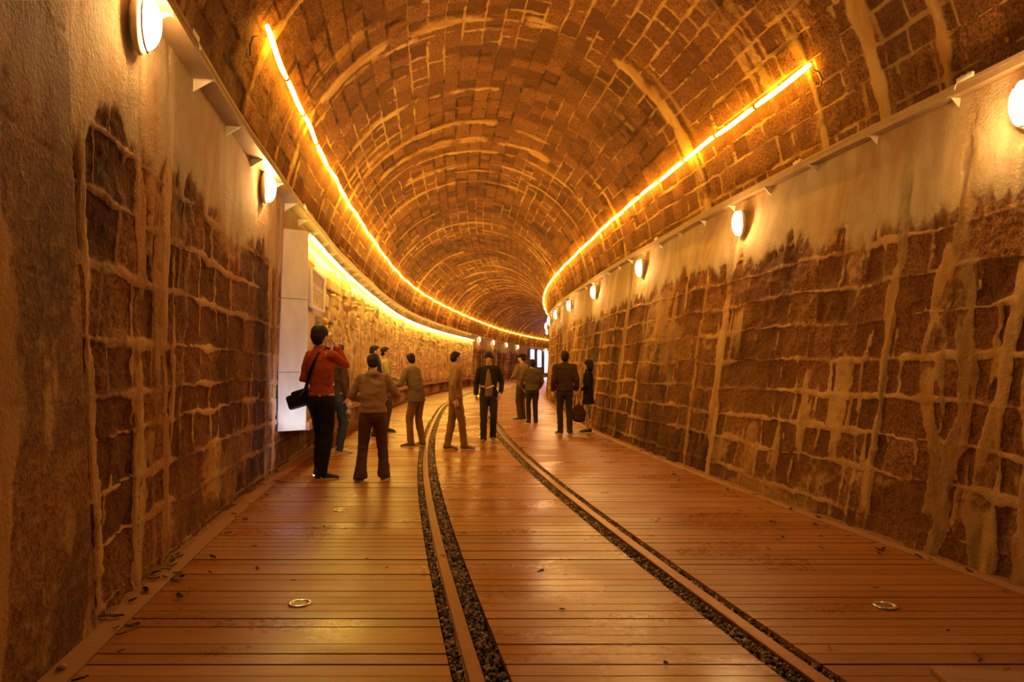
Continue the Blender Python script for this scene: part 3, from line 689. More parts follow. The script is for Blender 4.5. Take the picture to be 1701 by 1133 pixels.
# ---------------------------------------------------------------- in-deck lights, hatch board, leaves
def deck_light(x, y, label, lit=False, group='round lights set in the deck'):
    root = empty('deck_light', (x, y, 0), label=label, cat='floor light', group=group)
    bm = bmesh.new(); seg = 40; prof = [(.062, .001), (.062, .007), (.056, .0085), (.040, .0075), (.038, .001)]
    rings = [[bm.verts.new((r * math.cos(2 * math.pi * k / seg), r * math.sin(2 * math.pi * k / seg), z)) for k in range(seg)] for r, z in prof]
    for a, b in zip(rings[:-1], rings[1:]):
        for k in range(seg): bm.faces.new((a[k], a[(k + 1) % seg], b[(k + 1) % seg], b[k]))
    bmesh.ops.recalc_face_normals(bm, faces=bm.faces)
    from_bm('ring', bm, M_CHROME if not lit is None else M_RAIL, root)
    bm = bmesh.new(); bmesh.ops.create_cone(bm, cap_ends=True, segments=32, radius1=.040, radius2=.040, depth=.004, matrix=Matrix.Translation((0, 0, .003)))
    from_bm('glass', bm, M_UP if lit else M_DGLASS, root, False)
M_CHROME = mat('light_ring_steel', (.85, .78, .72), rough=.22, metal=.75)
M_DGLASS = mat('dark_glass', (.20, .11, .05), rough=.35)
M_UP = emit('uplight_glass', (.62, .68, 1.0), 30)
for (px, py, lab, q) in ((498, 1003, 'round chrome-ringed light in the left deck, nearest the camera', 0), (565, 848, 'round light in the left deck, farther back towards the people', 0), (1471, 1007, 'dull round light set in the right deck', 0)):
    x, y = ground(px, py); deck_light(x, y, lab)
# cool uplight at the foot of the mural's end panel
UP = P3(8.45, -.87, 0)
deck_light(UP.x, UP.y, 'bluish-white uplight at the foot of the mural end panel', True)
ld = bpy.data.lights.new('uplight_beam', 'SPOT'); ld.energy = 24; ld.color = (.55, .62, 1.0); ld.spot_size = R(75); ld.spot_blend = .8; ld.shadow_soft_size = .03
lo = bpy.data.objects.new('uplight_beam', ld); C.objects.link(lo); lo.location = UP + Vector((0, 0, .02))
lo.rotation_euler = (P3(8.9, -1.22, 1.6) - lo.location).to_track_quat('-Z', 'Y').to_euler()

# hatch board corner, bottom right
x, y = ground(1545, 1116)
bm = bmesh.new(); add_box(bm, .35, -.22, .012, .70, .44, .024, bevel=.004)
for k in range(1, 4): add_box(bm, .35, -.11 * k, .0245, .70, .004, .001)
o = from_bm('hatch_board', bm, M_EDGE, None, False); o.location = (x, y, 0); o.rotation_euler = (0, 0, R(-8))
tag(o, label='loose wooden hatch board at the bottom right corner of the deck', cat='board')

# fallen leaves
M_LEAF = mat('leaf_dark', (.10, .06, .03), rough=.7, noise=.4, scale=40); M_LEAF2 = mat('leaf_green', (.15, .12, .04), rough=.6, noise=.4, scale=40); M_LEAF3 = mat('leaf_tan', (.50, .33, .16), rough=.7, noise=.3, scale=40)
def leaf_mesh(seed, m):
    rg = random.Random(seed); bm = bmesh.new(); n = 9; up = []; lo = []; mid = []
    for i in range(n):
        t = i / (n - 1); wd = .30 * math.sin(math.pi * min(1, t * 1.05 + .0)) ** .8 * (1 - .35 * t); z = .16 * (t - .5) ** 2 * 2 + .05 * rg.random()
        c = .12 * math.sin(t * 3)
        up.append(bm.verts.new((t - .5, c + wd, z + .10))); mid.append(bm.verts.new((t - .5, c, z))); lo.append(bm.verts.new((t - .5, c - wd, z + .07)))
    for i in range(n - 1):
        bm.faces.new((lo[i], lo[i + 1], mid[i + 1], mid[i])); bm.faces.new((mid[i], mid[i + 1], up[i + 1], up[i]))
    bmesh.ops.solidify(bm, geom=bm.faces[:], thickness=.02)
    me = bpy.data.meshes.new('fallen_leaf'); bm.to_mesh(me); bm.free(); me.materials.append(m); return me
LM = [leaf_mesh(1, M_LEAF), leaf_mesh(2, M_LEAF), leaf_mesh(3, M_LEAF2), leaf_mesh(4, M_LEAF3)]
LBL = {0: 'dark curled leaf', 1: 'dark curled leaf', 2: 'greenish fallen leaf', 3: 'pale dry leaf'}
rg = random.Random(21)
def leaf(x, y, size, k, where, z=.006):
    o = bpy.data.objects.new('fallen_leaf', LM[k]); C.objects.link(o); o.location = (x, y, z); o.scale = (size * 1.3,) * 3
    o.rotation_euler = (rg.uniform(-.2, .2), rg.uniform(-.2, .2), rg.uniform(0, 6.28))
    tag(o, label=LBL[k] + ' ' + where, cat='leaf', group=LBL[k] + 's ' + where)
for (px, py, sz, k) in ((897, 951, .05, 0), (478, 825, .035, 1), (440, 840, .04, 3), (406, 864, .035, 0), (391, 860, .03, 1), (387, 891, .05, 3), (538, 877, .03, 0), (428, 946, .035, 1), (488, 967, .03, 0), (642, 945, .03, 3), (770, 887, .03, 0), (773, 888, .02, 1), (934, 1015, .035, 0), (1089, 1045, .02, 3), (1105, 1106, .03, 0), (1300, 895, .035, 0), (1277, 914, .03, 1), (1365, 912, .03, 0), (1292, 898, .03, 0), (1446, 904, .03, 0), (1460, 921, .035, 1), (1456, 979, .03, 0), (1380, 1078, .03, 3), (1574, 1050, .025, 0), (1625, 1091, .035, 3), (1627, 1101, .03, 0), (1673, 1118, .035, 3), (1165, 855, .035, 3), (735, 925, .03, 3), (1000, 760, .04, 0), (1120, 790, .05, 0), (1210, 815, .05, 1), (610, 930, .02, 0), (1083, 892, .03, 2), (1610, 950, .05, 2), (1240, 860, .03, 0)):
    x, y = ground(px, py); leaf(x, y, sz, k, 'lying on the open deck boards')
for i in range(58):
    s = rg.uniform(2.7, 9) if i % 3 else rg.uniform(3.6, 5.2); n = -1.40 + abs(rg.gauss(0, .17)) + .02
    p = P3(s, n, 0); leaf(p.x, p.y, rg.uniform(.025, .06), rg.choice((0, 0, 1, 2, 3)), 'along the foot of the left wall', .012)
for i in range(64):
    s = rg.uniform(3.2, 13); n = 3.70 - abs(rg.gauss(0, .28)); p = P3(s, n, 0); leaf(p.x, p.y, rg.uniform(.02, .05), rg.choice((0, 1, 0, 3)), 'along the foot of the right wall', .008)
# a few pebbles by the left wall and one at the right edge
M_STONE = mat('pebble', (.45, .33, .2), rough=.9, noise=.3, scale=20)
def pebble(x, y, z, r, label, m=None):
    bm = bmesh.new(); bmesh.ops.create_icosphere(bm, subdivisions=2, radius=r)
    for v in bm.verts: v.co *= 1 + .22 * math.sin(v.co.x * 90 / r * .03 + 2 * v.co.y / r); v.co.z *= .6
    o = from_bm('pebble', bm, m or M_STONE); o.location = (x, y, z); tag(o, label=label, cat='stone')
x, y = ground(123, 1062); pebble(x, y, .02, .028, 'largest pale pebble at the foot of the left wall')
x, y = ground(102, 1114); pebble(x, y, .015, .02, 'yellowish pebble lying on the left edge board')
x, y = ground(1692, 947); pebble(x + .02, y, .03, .045, 'pale stone at the foot of the right wall, right picture edge')
# ---------------------------------------------------------------- people
def fuse(name, bm, vox, smooth_it, mats, parent, wrinkle=0, seed=0, loc=None, crumple=None):
    """voxel-merge the overlapping solids in bm into one continuous skin"""
    bmesh.ops.recalc_face_normals(bm, faces=bm.faces)
    me = bpy.data.meshes.new(name); bm.to_mesh(me); bm.free()
    o = bpy.data.objects.new(name, me); C.objects.link(o)
    md = o.modifiers.new('r', 'REMESH'); md.mode = 'VOXEL'; md.voxel_size = vox; md.use_smooth_shade = True
    if smooth_it: sm = o.modifiers.new('s', 'SMOOTH'); sm.iterations = smooth_it; sm.factor = .5
    dg = bpy.context.evaluated_depsgraph_get(); dg.update()
    ev = o.evaluated_get(dg); m2 = bpy.data.meshes.new_from_object(ev)
    bpy.data.objects.remove(o); bpy.data.meshes.remove(me)
    m2.name = name
    if wrinkle:
        n = len(m2.vertices); co = np.empty(n * 3, np.float32); no = np.empty(n * 3, np.float32)
        m2.vertices.foreach_get('co', co); m2.vertex_normals.foreach_get('vector', no); co = co.reshape(-1, 3); no = no.reshape(-1, 3)
        a = fbm(co[:, 0] * 9 + co[:, 2] * 5, co[:, 2] * 16 + co[:, 1] * 9, seed, 3) - .5
        b_ = 1 - np.abs(fbm(co[:, 0] * 7 + co[:, 1] * 6, co[:, 2] * 12 - co[:, 1] * 4, seed + 4, 2) * 2 - 1) ** .6
        co = co + no * ((a * .9 + b_ * .7 - .25) * wrinkle)[:, None]
        m2.vertices.foreach_set('co', co.astype(np.float32).ravel()); m2.update()
    m2.materials.clear()
    ob = bpy.data.objects.new(name, m2); C.objects.link(ob); m2.materials.append(mats)
    m2.polygons.foreach_set('use_smooth', [True] * len(m2.polygons))
    ob.parent = parent
    return ob
def cloth(name, c, rough=.9, noise=.25, scale=60, bump=.25): return mat(name, c, rough=rough, noise=noise, scale=scale, bump=bump, spec=.2)
M_SKIN = mat('skin', (.62, .36, .24), rough=.55, noise=.08, scale=20)
M_HAIR = mat('black_hair', (.026, .012, .006), rough=.6, noise=.5, scale=80, bump=.5, spec=.25)
M_EYE = mat('eye', (.03, .02, .02), rough=.2)
M_EYEW = mat('eye_white', (.75, .68, .6), rough=.3)
M_SOLE = mat('shoe_sole', (.62, .55, .46), rough=.7)

def V3(*a): return Vector(a)
def solve_joint(a, b, l1, l2, hint):
    """elbow / knee position between a and b bending towards hint"""
    d = b - a; L_ = min(d.length, (l1 + l2) * .999); u = d.normalized()
    x = (l1 * l1 - l2 * l2 + L_ * L_) / (2 * L_); h = math.sqrt(max(0, l1 * l1 - x * x))
    p = hint - u * hint.dot(u); p.normalize()
    return a + u * x + p * h, a + u * L_
def hand(bm, wrist, direction, palm_n, side, curl=.5, k=1.0):
    """palm, four fingers, thumb. palm_n = way the palm faces"""
    d = direction.normalized(); n = (palm_n - d * palm_n.dot(d)).normalized(); s = d.cross(n) * side
    W = lambda x, y, z: wrist + (s * x + d * y + n * z) * k
    add_tube(bm, [W(0, -.01, 0), W(0, .03, .0), W(0, .07, .002), W(0, .088, .003)], [(.024 * k, .018 * k), (.036 * k, .015 * k), (.041 * k, .014 * k), (.038 * k, .012 * k)], 12, up=s)
    for i, (x, ln) in enumerate(((-.030, .066), (-.010, .076), (.011, .072), (.030, .057))):
        ang = 0; p = W(x, .082, .003); pts = [W(x, .06, .003), p]; rr = [.0095 * k, .0095 * k]
        for j, f in enumerate((.44, .32, .24)):
            ang += curl * (.7 if j == 0 else 1.0) * (1 + .12 * i)
            p = p + (d * math.cos(ang) + n * math.sin(ang)) * (ln * f * k); pts.append(p); rr.append((.009, .0082, .0065)[j] * k)
        add_tube(bm, pts, rr, 8)
    b0 = W(-.026, .022, .006); m1 = W(-.052, .045, .016); m2 = W(-.057, .070, .026 + .02 * curl); m3 = W(-.050, .090, .032 + .03 * curl)
    add_tube(bm, [b0, m1, m2, m3], [.0135 * k, .012 * k, .0105 * k, .008 * k], 8)
def head_solids(bm, T, female=False):
    """head in its own frame: +Y = face forward, origin at head centre (height .225)"""
    def B(c, r): 
        M = T @ Matrix.Translation(c) @ Matrix.Diagonal((*r, 1)); bmesh.ops.create_uvsphere(bm, u_segments=20, v_segments=14, radius=1, matrix=M)
    B((0, -.012, .028), (.073, .092, .085)); B((0, .022, -.03), (.057, .068, .078)); B((0, .045, -.075), (.030, .034, .030))
    B((0, .030, .012), (.060, .062, .055))
    B((.030, .055, -.018), (.022, .022, .020)); B((-.030, .055, -.018), (.022, .022, .020))
    # nose: bridge to tip
    a = [T @ Vector(p) for p in ((0, .078, .020), (0, .092, .0), (0, .103, -.019), (0, .094, -.028))]; add_tube(bm, a, [.008, .010, .013, .010], 8)
    B((0, .083, -.050), (.024, .012, .0055)); B((0, .081, -.060), (.020, .012, .006))          # lips
    B((0, .076, .028), (.048, .012, .008))                                                    # brow
    for sx in (-1, 1): B((sx * .076, -.006, -.004), (.010, .019, .031))                        # ears
def person(name_label, feet, H, facing, spec, group=None):
    """feet=(x,y) ground centre, facing = heading angle (0 = away from camera, +Y), spec = pose and clothing"""
    k = H / 1.72; sp = spec
    root = empty('person', (feet[0], feet[1], 0), rz=facing, label=name_label, cat='person', group=group)
    lean = sp.get('lean', 0); side_lean = sp.get('side', 0)
    hip = V3(sp.get('hipx', 0), sp.get('hipy', 0), .925 - sp.get('drop', 0))
    up = V3(side_lean, math.sin(lean), math.cos(lean)).normalized(); tw = sp.get('twist', 0)
    rt = V3(math.cos(tw), math.sin(tw), 0); rt = (rt - up * rt.dot(up)).normalized(); fw = up.cross(rt)
    waist = hip + V3(0, 0, .13) + up * .0; chest = waist + up * .20; sh_c = chest + up * .19; neck = sh_c + up * .045
    f = sp.get('broad', 1.0); shd = .165 * f; hipw = .088
    stance = sp.get('stance', ((-.10, 0), (.10, 0)))
    legs = []
    for i, sx in enumerate((-1, 1)):
        h = hip + V3(sx * hipw, 0, 0); an = V3(stance[i][0], stance[i][1], .085 + (stance[i][2] if len(stance[i]) > 2 else 0))
        kn, an = solve_joint(h, an, .43, .42, V3(sx * .12, 1, 0)); legs.append((h, kn, an))
    arms = []
    for i, sx in enumerate((-1, 1)):
        s = sh_c + rt * sx * shd - up * .035; a = sp['arms'][i]
        wr = hip + V3(*a['hand']); el, wr = solve_joint(s, wr, .285, .255, V3(*a.get('hint', (sx * .4, -1, -.3)))); arms.append((s, el, wr, a))
    hp = sp.get('head', (0, 0)) # yaw, pitch(down +)
    hc = neck + up * .045 + V3(0, math.sin(lean) * .02, .095)
    nod = hp[1]; hc = hc + V3(-math.sin(hp[0]) * math.sin(nod) * .05, math.cos(hp[0]) * math.sin(nod) * .07, -abs(math.sin(nod)) * .025)
    T = Matrix.Translation(hc) @ Matrix.Rotation(hp[0], 4, 'Z') @ Matrix.Rotation(-nod, 4, 'X') @ Matrix.Rotation(sp.get('tilt', 0), 4, 'Y') @ Matrix.Scale(sp.get('headk', 1), 4)
    S = Matrix.Scale(k, 4)
    def fin(bm): bmesh.ops.transform(bm, matrix=S, verts=bm.verts); return bm
    slim = sp.get('slim', 1.0)
    # ---- body (skin)
    bm = bmesh.new()
    head_solids(bm, T)
    add_tube(bm, [neck - up * .05, neck + up * .03, hc - V3(0, .015, .05)], [(.066, .060), (.052, .052), (.050, .052)], 14, up=rt)
    add_tube(bm, [hip - V3(0, 0, .07), hip + V3(0, 0, .05), waist, chest, sh_c, neck - up * .01], [(.14, .085), (.15, .095), (.125, .085), (.15 * f, .10), (.15 * f, .085), (.06, .055)], 20, up=rt)
    for (h, kn, an) in legs:
        add_tube(bm, [h + V3(0, 0, .05), h - V3(0, 0, .06), h.lerp(kn, .5), kn, kn.lerp(an, .35), an, an - V3(0, 0, .06)], [.08, .082, .066, .050, .052, .034, .032], 14)
        add_tube(bm, [an + V3(0, -.04, -.055), an + V3(0, .03, -.055), an + V3(0, .11, -.062), an + V3(0, .155, -.066)], [.030, .034, .032, .02], 10)
    for (s, el, wr, a) in arms:
        add_tube(bm, [s - rt * 0, s.lerp(el, .15), s.lerp(el, .5), el, el.lerp(wr, .35), wr], [.048, .050, .043, .036, .037, .025], 12)
    for i, (s, el, wr, a) in enumerate(arms):
        hd = V3(*a['hdir']) if 'hdir' in a else (wr - el)
        hand(bm, wr, hd, V3(*a.get('palm', (-(1 if i else -1), 0, 0))), (1 if i else -1) * a.get('ths', 1), a.get('curl', .4))
    body = fuse('body', fin(bm), .0075, 1, M_SKIN, root)
    # eyes and brows
    bm = bmesh.new(); bw = bmesh.new()
    for sx in (-1, 1):
        M = T @ Matrix.Translation((sx * .030, .073, .006)) @ Matrix.Diagonal((.013, .008, .0065, 1)); bmesh.ops.create_uvsphere(bw, u_segments=10, v_segments=8, radius=1, matrix=M)
        M = T @ Matrix.Translation((sx * .030, .0795, .006)) @ Matrix.Diagonal((.006, .004, .006, 1)); bmesh.ops.create_uvsphere(bm, u_segments=10, v_segments=8, radius=1, matrix=M)
        M = T @ Matrix.Translation((sx * .031, .083, .026)) @ Matrix.Diagonal((.019, .006, .0035, 1)); bmesh.ops.create_uvsphere(bm, u_segments=10, v_segments=8, radius=1, matrix=M)
    from_bm('eyes', fin(bw), M_EYEW, root); from_bm('pupils_and_brows', fin(bm), M_EYE, root)
    # ---- hair
    hr = sp.get('hair', 'short')
    if hr:
        bm = bmesh.new()
        def HB(c, r): bmesh.ops.create_uvsphere(bm, u_segments=18, v_segments=12, radius=1, matrix=T @ Matrix.Translation(c) @ Matrix.Diagonal((*r, 1)))
        th = {'short': .0, 'full': .010, 'long': .012, 'bob': .016}[hr]
        HB((0, -.024, .042), (.080 + th, .092 + th, .082 + th)); HB((0, -.048, .0), (.074 + th, .064 + th, .080 + th))
        HB((0, .022, .086), (.052, .044, .026))
        for sx in (-1, 1): HB((sx * .068, -.020, .018), (.016 + th * .6, .038, .045))
        if hr != 'short': HB((0, -.045, -.045), (.066 + th, .055, .062))
        if hr in ('long', 'bob'):
            L_ = .16 if hr == 'long' else .06
            for sx in (-1, 1): add_tube(bm, [T @ Vector(p) for p in ((sx * .066, -.01, .03), (sx * .080, -.02, -.05), (sx * .072, -.035, -.10), (sx * .055, -.05, -.10 - L_ * .7))], [(.022, .04), (.022, .045), (.02, .042), (.012, .02)], 10)
            add_tube(bm, [T @ Vector(p) for p in ((0, -.07, .0), (0, -.085, -.07), (0, -.085, -.12), (0, -.075, -.11 - L_))], [(.07, .04), (.075, .035), (.07, .03), (.035, .015)], 12, up=rt)
        fuse('hair', fin(bm), .009, 2, M_HAIR, root, wrinkle=.006, seed=3)
    if sp.get('cap'):
        bm = bmesh.new()
        bmesh.ops.create_uvsphere(bm, u_segments=20, v_segments=12, radius=1, matrix=T @ Matrix.Translation((0, -.015, .055)) @ Matrix.Diagonal((.092, .108, .072, 1)))
        add_tube(bm, [T @ Vector(p) for p in ((0, .05, .058), (0, .10, .056), (0, .155, .045))], [(.075, .012), (.072, .010), (.045, .008)], 14, up=T.to_3x3() @ Vector((1, 0, 0)))
        fuse('cap', fin(bm), .008, 1, sp['cap'], root)
    # ---- trousers / legs clothing
    g = sp.get('trouser', 1.0)
    if sp.get('legs_mat'):
        bm = bmesh.new(); hem = sp.get('hem', .062)
        add_tube(bm, [hip - V3(0, 0, .11), hip - V3(0, 0, .03), hip + V3(0, 0, .06), waist - V3(0, 0, .005)], [(.13, .10), (.165 * slim, .122), (.155 * slim, .110), (.140 * slim, .10)], 20, up=rt)
        for (h, kn, an) in legs:
            dn = (an - kn).normalized()
            add_tube(bm, [h + V3(0, 0, .03), h - V3(0, 0, .07), h.lerp(kn, .5), kn, kn.lerp(an, .5), an - dn * .03, an + dn * .035], [.085 * g, .098 * g, .083 * g, .068 * g, .064 * g, hem * .95, hem], 16)
        fuse('trousers', fin(bm), .011, 3, sp['legs_mat'], root, wrinkle=.012, seed=sp.get('seed', 1))
    # ---- shoes
    for i, (h, kn, an) in enumerate(legs):
        if not sp.get('shoe_mat'): break
        yaw = sp.get('toe', (.2, -.2))[i]; c = an + V3(0, 0, -.085)
        rd = lambda x, y, z: c + V3(x * math.cos(yaw) - y * math.sin(yaw), x * math.sin(yaw) + y * math.cos(yaw), z)
        bm = bmesh.new(); U = V3(math.cos(yaw), math.sin(yaw), 0)
        add_tube(bm, [rd(0, -.07, .045), rd(0, -.03, .05), rd(0, .05, .048), rd(0, .12, .036), rd(0, .18, .026), rd(0, .20, .022)], [(.030, .032), (.040, .042), (.043, .040), (.046, .028), (.040, .020), (.022, .012)], 14, up=U)
        add_tube(bm, [rd(0, -.02, .05), rd(0, -.02, .12)], [(.042, .05), (.040, .046)], 12, up=U)
        shoe = fuse('shoe', fin(bm), .008, 2, sp['shoe_mat'], root)
        bm = bmesh.new(); poly = []
        for a_ in np.linspace(0, 2 * math.pi, 25)[:-1]:
            yy = .07 + .142 * math.sin(a_); poly.append(((.045 - .007 * math.sin(a_)) * math.cos(a_), yy))
        add_prism(bm, poly, .022, Matrix.Translation(c + V3(0, 0, .011)) @ Matrix.Rotation(yaw, 4, 'Z'))
        bmesh.ops.recalc_face_normals(bm, faces=bm.faces)
        from_bm('sole', fin(bm), sp.get('sole_mat', M_SOLE), shoe, False)
    # ---- top
    top = sp['top']; lk = top.get('len', 0.0); bulk = top.get('bulk', 1.0); fl = top.get('flare', 1.0)
    def torso(bm, bulk, lk, fl):
        low = hip + V3(0, 0, .03 - lk)
        add_tube(bm, [low, low.lerp(waist, .5), waist, chest, sh_c - up * .045, sh_c + up * .008, sh_c + up * .038, neck + up * .012], [(.168 * fl * bulk, .122 * fl * bulk), (.160 * bulk * (1 + (fl - 1) * .5), .118 * bulk), (.148 * bulk, .110 * bulk), (.172 * f * bulk, .122 * bulk), (.168 * f * bulk, .105 * bulk), (.138 * f * bulk, .088 * bulk), (.092 * f * bulk, .070 * bulk), (.060, .058)], 22, up=rt)
    bm = bmesh.new(); torso(bm, bulk, lk, fl)
    for (s, el, wr, a) in arms:
        r0 = .060 * bulk; cuff = el.lerp(wr, top.get('sleeve', .93))
        pts = [s - rt * 0, s.lerp(el, .12), s.lerp(el, .5), el, el.lerp(cuff, .5), cuff]
        add_tube(bm, pts, [r0 * .92, r0 * 1.04, r0 * .92, r0 * .84, r0 * .76, r0 * .62], 14)
        add_ball(bm, s, (r0 * 1.02,) * 3)
    if top.get('collar'): add_tube(bm, [neck - up * .03, neck + up * .03], [(.074, .074), (.068, .070)], 16, up=rt)
    if top.get('hood'): add_ball(bm, neck - fw * .075 - up * .03, (.10, .06, .055))
    fuse(top.get('name', 'shirt'), fin(bm), .010, 3, top['mat'], root, wrinkle=top.get('wr', .014), seed=sp.get('seed', 1) + 5)
    if top.get('hem_band'):
        bm = bmesh.new(); low = hip + V3(0, 0, .03 - lk)
        add_tube(bm, [low - V3(0, 0, .012), low + V3(0, 0, .03)], [(.172 * bulk, .126 * bulk), (.170 * bulk, .124 * bulk)], 24, up=rt)
        fuse('hem_band', fin(bm), .01, 1, top['mat'], root)
    if top.get('open'):                                   # lighter shirt showing at the open front
        bm = bmesh.new(); c = chest - up * .06
        add_tube(bm, [hip + fw * .068 + V3(0, 0, .0 - lk * .6), c + fw * .078, sh_c + fw * .066 - up * .02], [(.085, .086 * bulk), (.075, .078 * bulk), (.038, .050)], 14, up=rt)
        fuse('inner_shirt', fin(bm), .009, 2, top['open'], root)
    if sp.get('belt'):
        bm = bmesh.new(); add_tube(bm, [waist - V3(0, 0, .06), waist - V3(0, 0, .025)], [(.163 * slim, .120), (.160 * slim, .118)], 24, up=rt); fuse('belt', fin(bm), .008, 1, sp['belt'], root)
    J = dict(hip=hip, waist=waist, chest=chest, sh=sh_c, neck=neck, rt=rt, fw=fw, arms=arms, legs=legs, hc=hc, k=k, root=root)
    J['w'] = lambda p: Matrix.Translation((feet[0], feet[1], 0)) @ Matrix.Rotation(facing, 4, 'Z') @ (Vector(p) * k)
    return J
BLK = cloth('black_cloth', (.018, .014, .013), noise=.3); DENIM = cloth('blue_denim', (.05, .075, .16), noise=.35, scale=90); DARKDENIM = cloth('dark_denim', (.045, .032, .030), noise=.3)
RED = cloth('rust_red_knit', (.36, .062, .018), noise=.2, scale=120); BRNJ = cloth('brown_jacket', (.10, .052, .030), rough=.7); KHAKI = cloth('khaki_knit', (.34, .21, .10)); BRNTR = cloth('brown_trousers', (.115, .055, .030))
OLIVE = cloth('olive_jacket', (.12, .085, .045)); GREYCO = cloth('grey_brown_shirt', (.26, .17, .09)); DKJ = cloth('dark_brown_jacket', (.055, .026, .017)); STRIPE = cloth('pale_shirt', (.42, .36, .24)); NAVY = cloth('dark_navy', (.026, .018, .018)); TAN = cloth('tan_shirt', (.26, .14, .07)); GRYTR = cloth('grey_trousers', (.10, .065, .045))
SHOE_B = mat('dark_shoe', (.03, .022, .018), rough=.6); SHOE_W = mat('white_trainer', (.72, .66, .60), rough=.6, noise=.5, scale=50, col2=(.12, .10, .10)); SHOE_T = mat('brown_shoe', (.16, .08, .04), rough=.6)
DOWN = lambda sx, f=0.0, o=0.0: dict(hand=(sx * (.235 + o), f, -.02), hint=(sx * .3, -1, 0), palm=(-sx, .2, 0), hdir=(0, .12, -1), curl=.35)

# 1 man in the rust-red sweater, seen from behind, hand at his mouth
x, y = ground(532, 796)
A = person('man in a rust-red sweater and black trousers seen from behind with a shoulder bag', (x, y + .05), 1.735, R(-28), dict(
    seed=1, stance=((-.085, .05), (.085, -.09)), toe=(.25, -.55), hair='full', head=(-.12, .10), headk=1.02, slim=.98, trouser=1.0, lean=-.03, hipx=.0,
    arms=(dict(hand=(-.16, .20, .16), hint=(-.6, -1, -.6), palm=(1, 0, 0), hdir=(.6, .8, .1), curl=.7), dict(hand=(.07, .17, .60), hint=(.55, .35, -1.6), palm=(-.8, -.5, .1), hdir=(-.55, -.25, .8), curl=.75)),
    legs_mat=BLK, shoe_mat=SHOE_B, top=dict(mat=RED, name='sweater', bulk=.97, len=.0, wr=.013, collar=True, hem_band=True)))
# strap and bag
w = A['w']; J = A
def strap_pts():
    n, r_, f_ = J['neck'], J['rt'], J['fw']; hip = J['hip']
    P = [n + r_ * .085 + f_ * .05 - V3(0, 0, .015), n + r_ * .09 - f_ * .02 + V3(0, 0, .003), n + r_ * .06 - f_ * .085 - V3(0, 0, .06), J['chest'] - f_ * .135 - r_ * .015 + V3(0, 0, .02), J['waist'] - f_ * .138 - r_ * .10, hip - f_ * .12 - r_ * .175 + V3(0, 0, .06), hip - r_ * .23 - f_ * .06 + V3(0, 0, -.0)]
    return [w(p) for p in P]
bag = empty('shoulder_bag', w(J['hip'] - J['rt'] * .26), label='black camera bag hanging on the red-sweatered man\'s left hip', cat='bag'); inv = Matrix.Translation(-bag.location)
bm = bmesh.new(); Pts = strap_pts(); up_ = w(J['hip'] + J['rt']) - w(J['hip'])
add_tube(bm, Pts, [(.024, .004)] * len(Pts), 8, up=(.8, .6, .5)); o = from_bm('strap', bm, BLK, bag); o.matrix_parent_inverse = inv
bc = w(J['hip'] - J['rt'] * .285 - J['fw'] * .06 + V3(0, 0, -.03)); rot = Euler((R(6), R(-16), R(-28 + 20)))
bm = bmesh.new(); add_box(bm, *bc, .26, .15, .17, rot, bevel=.03); o = from_bm('bag_body', bm, BLK, bag, True); o.matrix_parent_inverse = inv
bm = bmesh.new(); add_box(bm, *(bc + Vector((.02, -.0, .085))), .19, .165, .08, rot, bevel=.025); o = from_bm('bag_flap', bm, BLK, bag, True); o.matrix_parent_inverse = inv
bm = bmesh.new(); add_box(bm, *(bc + Vector((.05, -.085, .07))), .018, .01, .03, rot); o = from_bm('buckle', bm, M_CHROME, bag, False); o.matrix_parent_inverse = inv
bm = bmesh.new(); q = w(J['hip'] + J['rt'] * .10 - J['fw'] * .135 + V3(0, 0, .035)); add_ball(bm, q, (.016, .008, .016)); tag(from_bm('belt_badge', bm, M_CHROME), label='small round metal badge on the red-sweatered man\'s belt', cat='badge')

# 2 man behind him: blue jeans, white trainers, brown jacket
x, y = ground(564, 753)
B = person('man in blue jeans, white trainers and brown jacket standing behind the red-sweatered man', (x, y), 1.60, R(-60), dict(
    seed=2, stance=((-.10, .03), (.10, -.03)), toe=(.6, -.1), hair='short', head=(.2, .1), arms=(DOWN(-1, .05), dict(hand=(.22, .06, -.06), hint=(.3, -1, 0), palm=(-1, 0, 0), hdir=(0, .15, -1), curl=.9)),
    legs_mat=DENIM, shoe_mat=SHOE_W, trouser=.95, top=dict(mat=BRNJ, name='jacket', bulk=1.0, len=.03, open=BLK, wr=.016)))
p = B['w'](B['arms'][1][2] + V3(0, .03, -.10))
bm = bmesh.new(); add_ball(bm, p, (.04, .03, .05)); add_box(bm, *(p + Vector((.0, -.02, -.10))), .07, .03, .06, Euler((0, R(15), 0)), bevel=.01)
o = from_bm('camera_case', bm, SHOE_W); tag(o, label='small pale case held low by the man in blue jeans', cat='case')

# 3 woman in khaki top, head bowed, back to the camera
x, y = ground(619, 800)
person('person in a khaki-brown top and flared brown trousers, head bowed, right of the red-sweatered man', (x, y + .02), 1.42, R(8), dict(
    seed=3, stance=((-.165, -.02), (.145, .04)), toe=(.5, -.3), hair='full', head=(0, .75), lean=.10, broad=.98, slim=1.04, hem=.092, trouser=1.06,
    arms=(dict(hand=(-.17, .26, .18), hint=(-1, -.6, -.8), palm=(1, 0, 0), curl=.6), dict(hand=(.20, .28, .22), hint=(1, -.6, -.8), palm=(-1, 0, 0), curl=.6)),
    legs_mat=BRNTR, shoe_mat=SHOE_T, top=dict(mat=KHAKI, name='sweater', bulk=1.12, len=.02, fl=1.1, wr=.02, hood=True)))
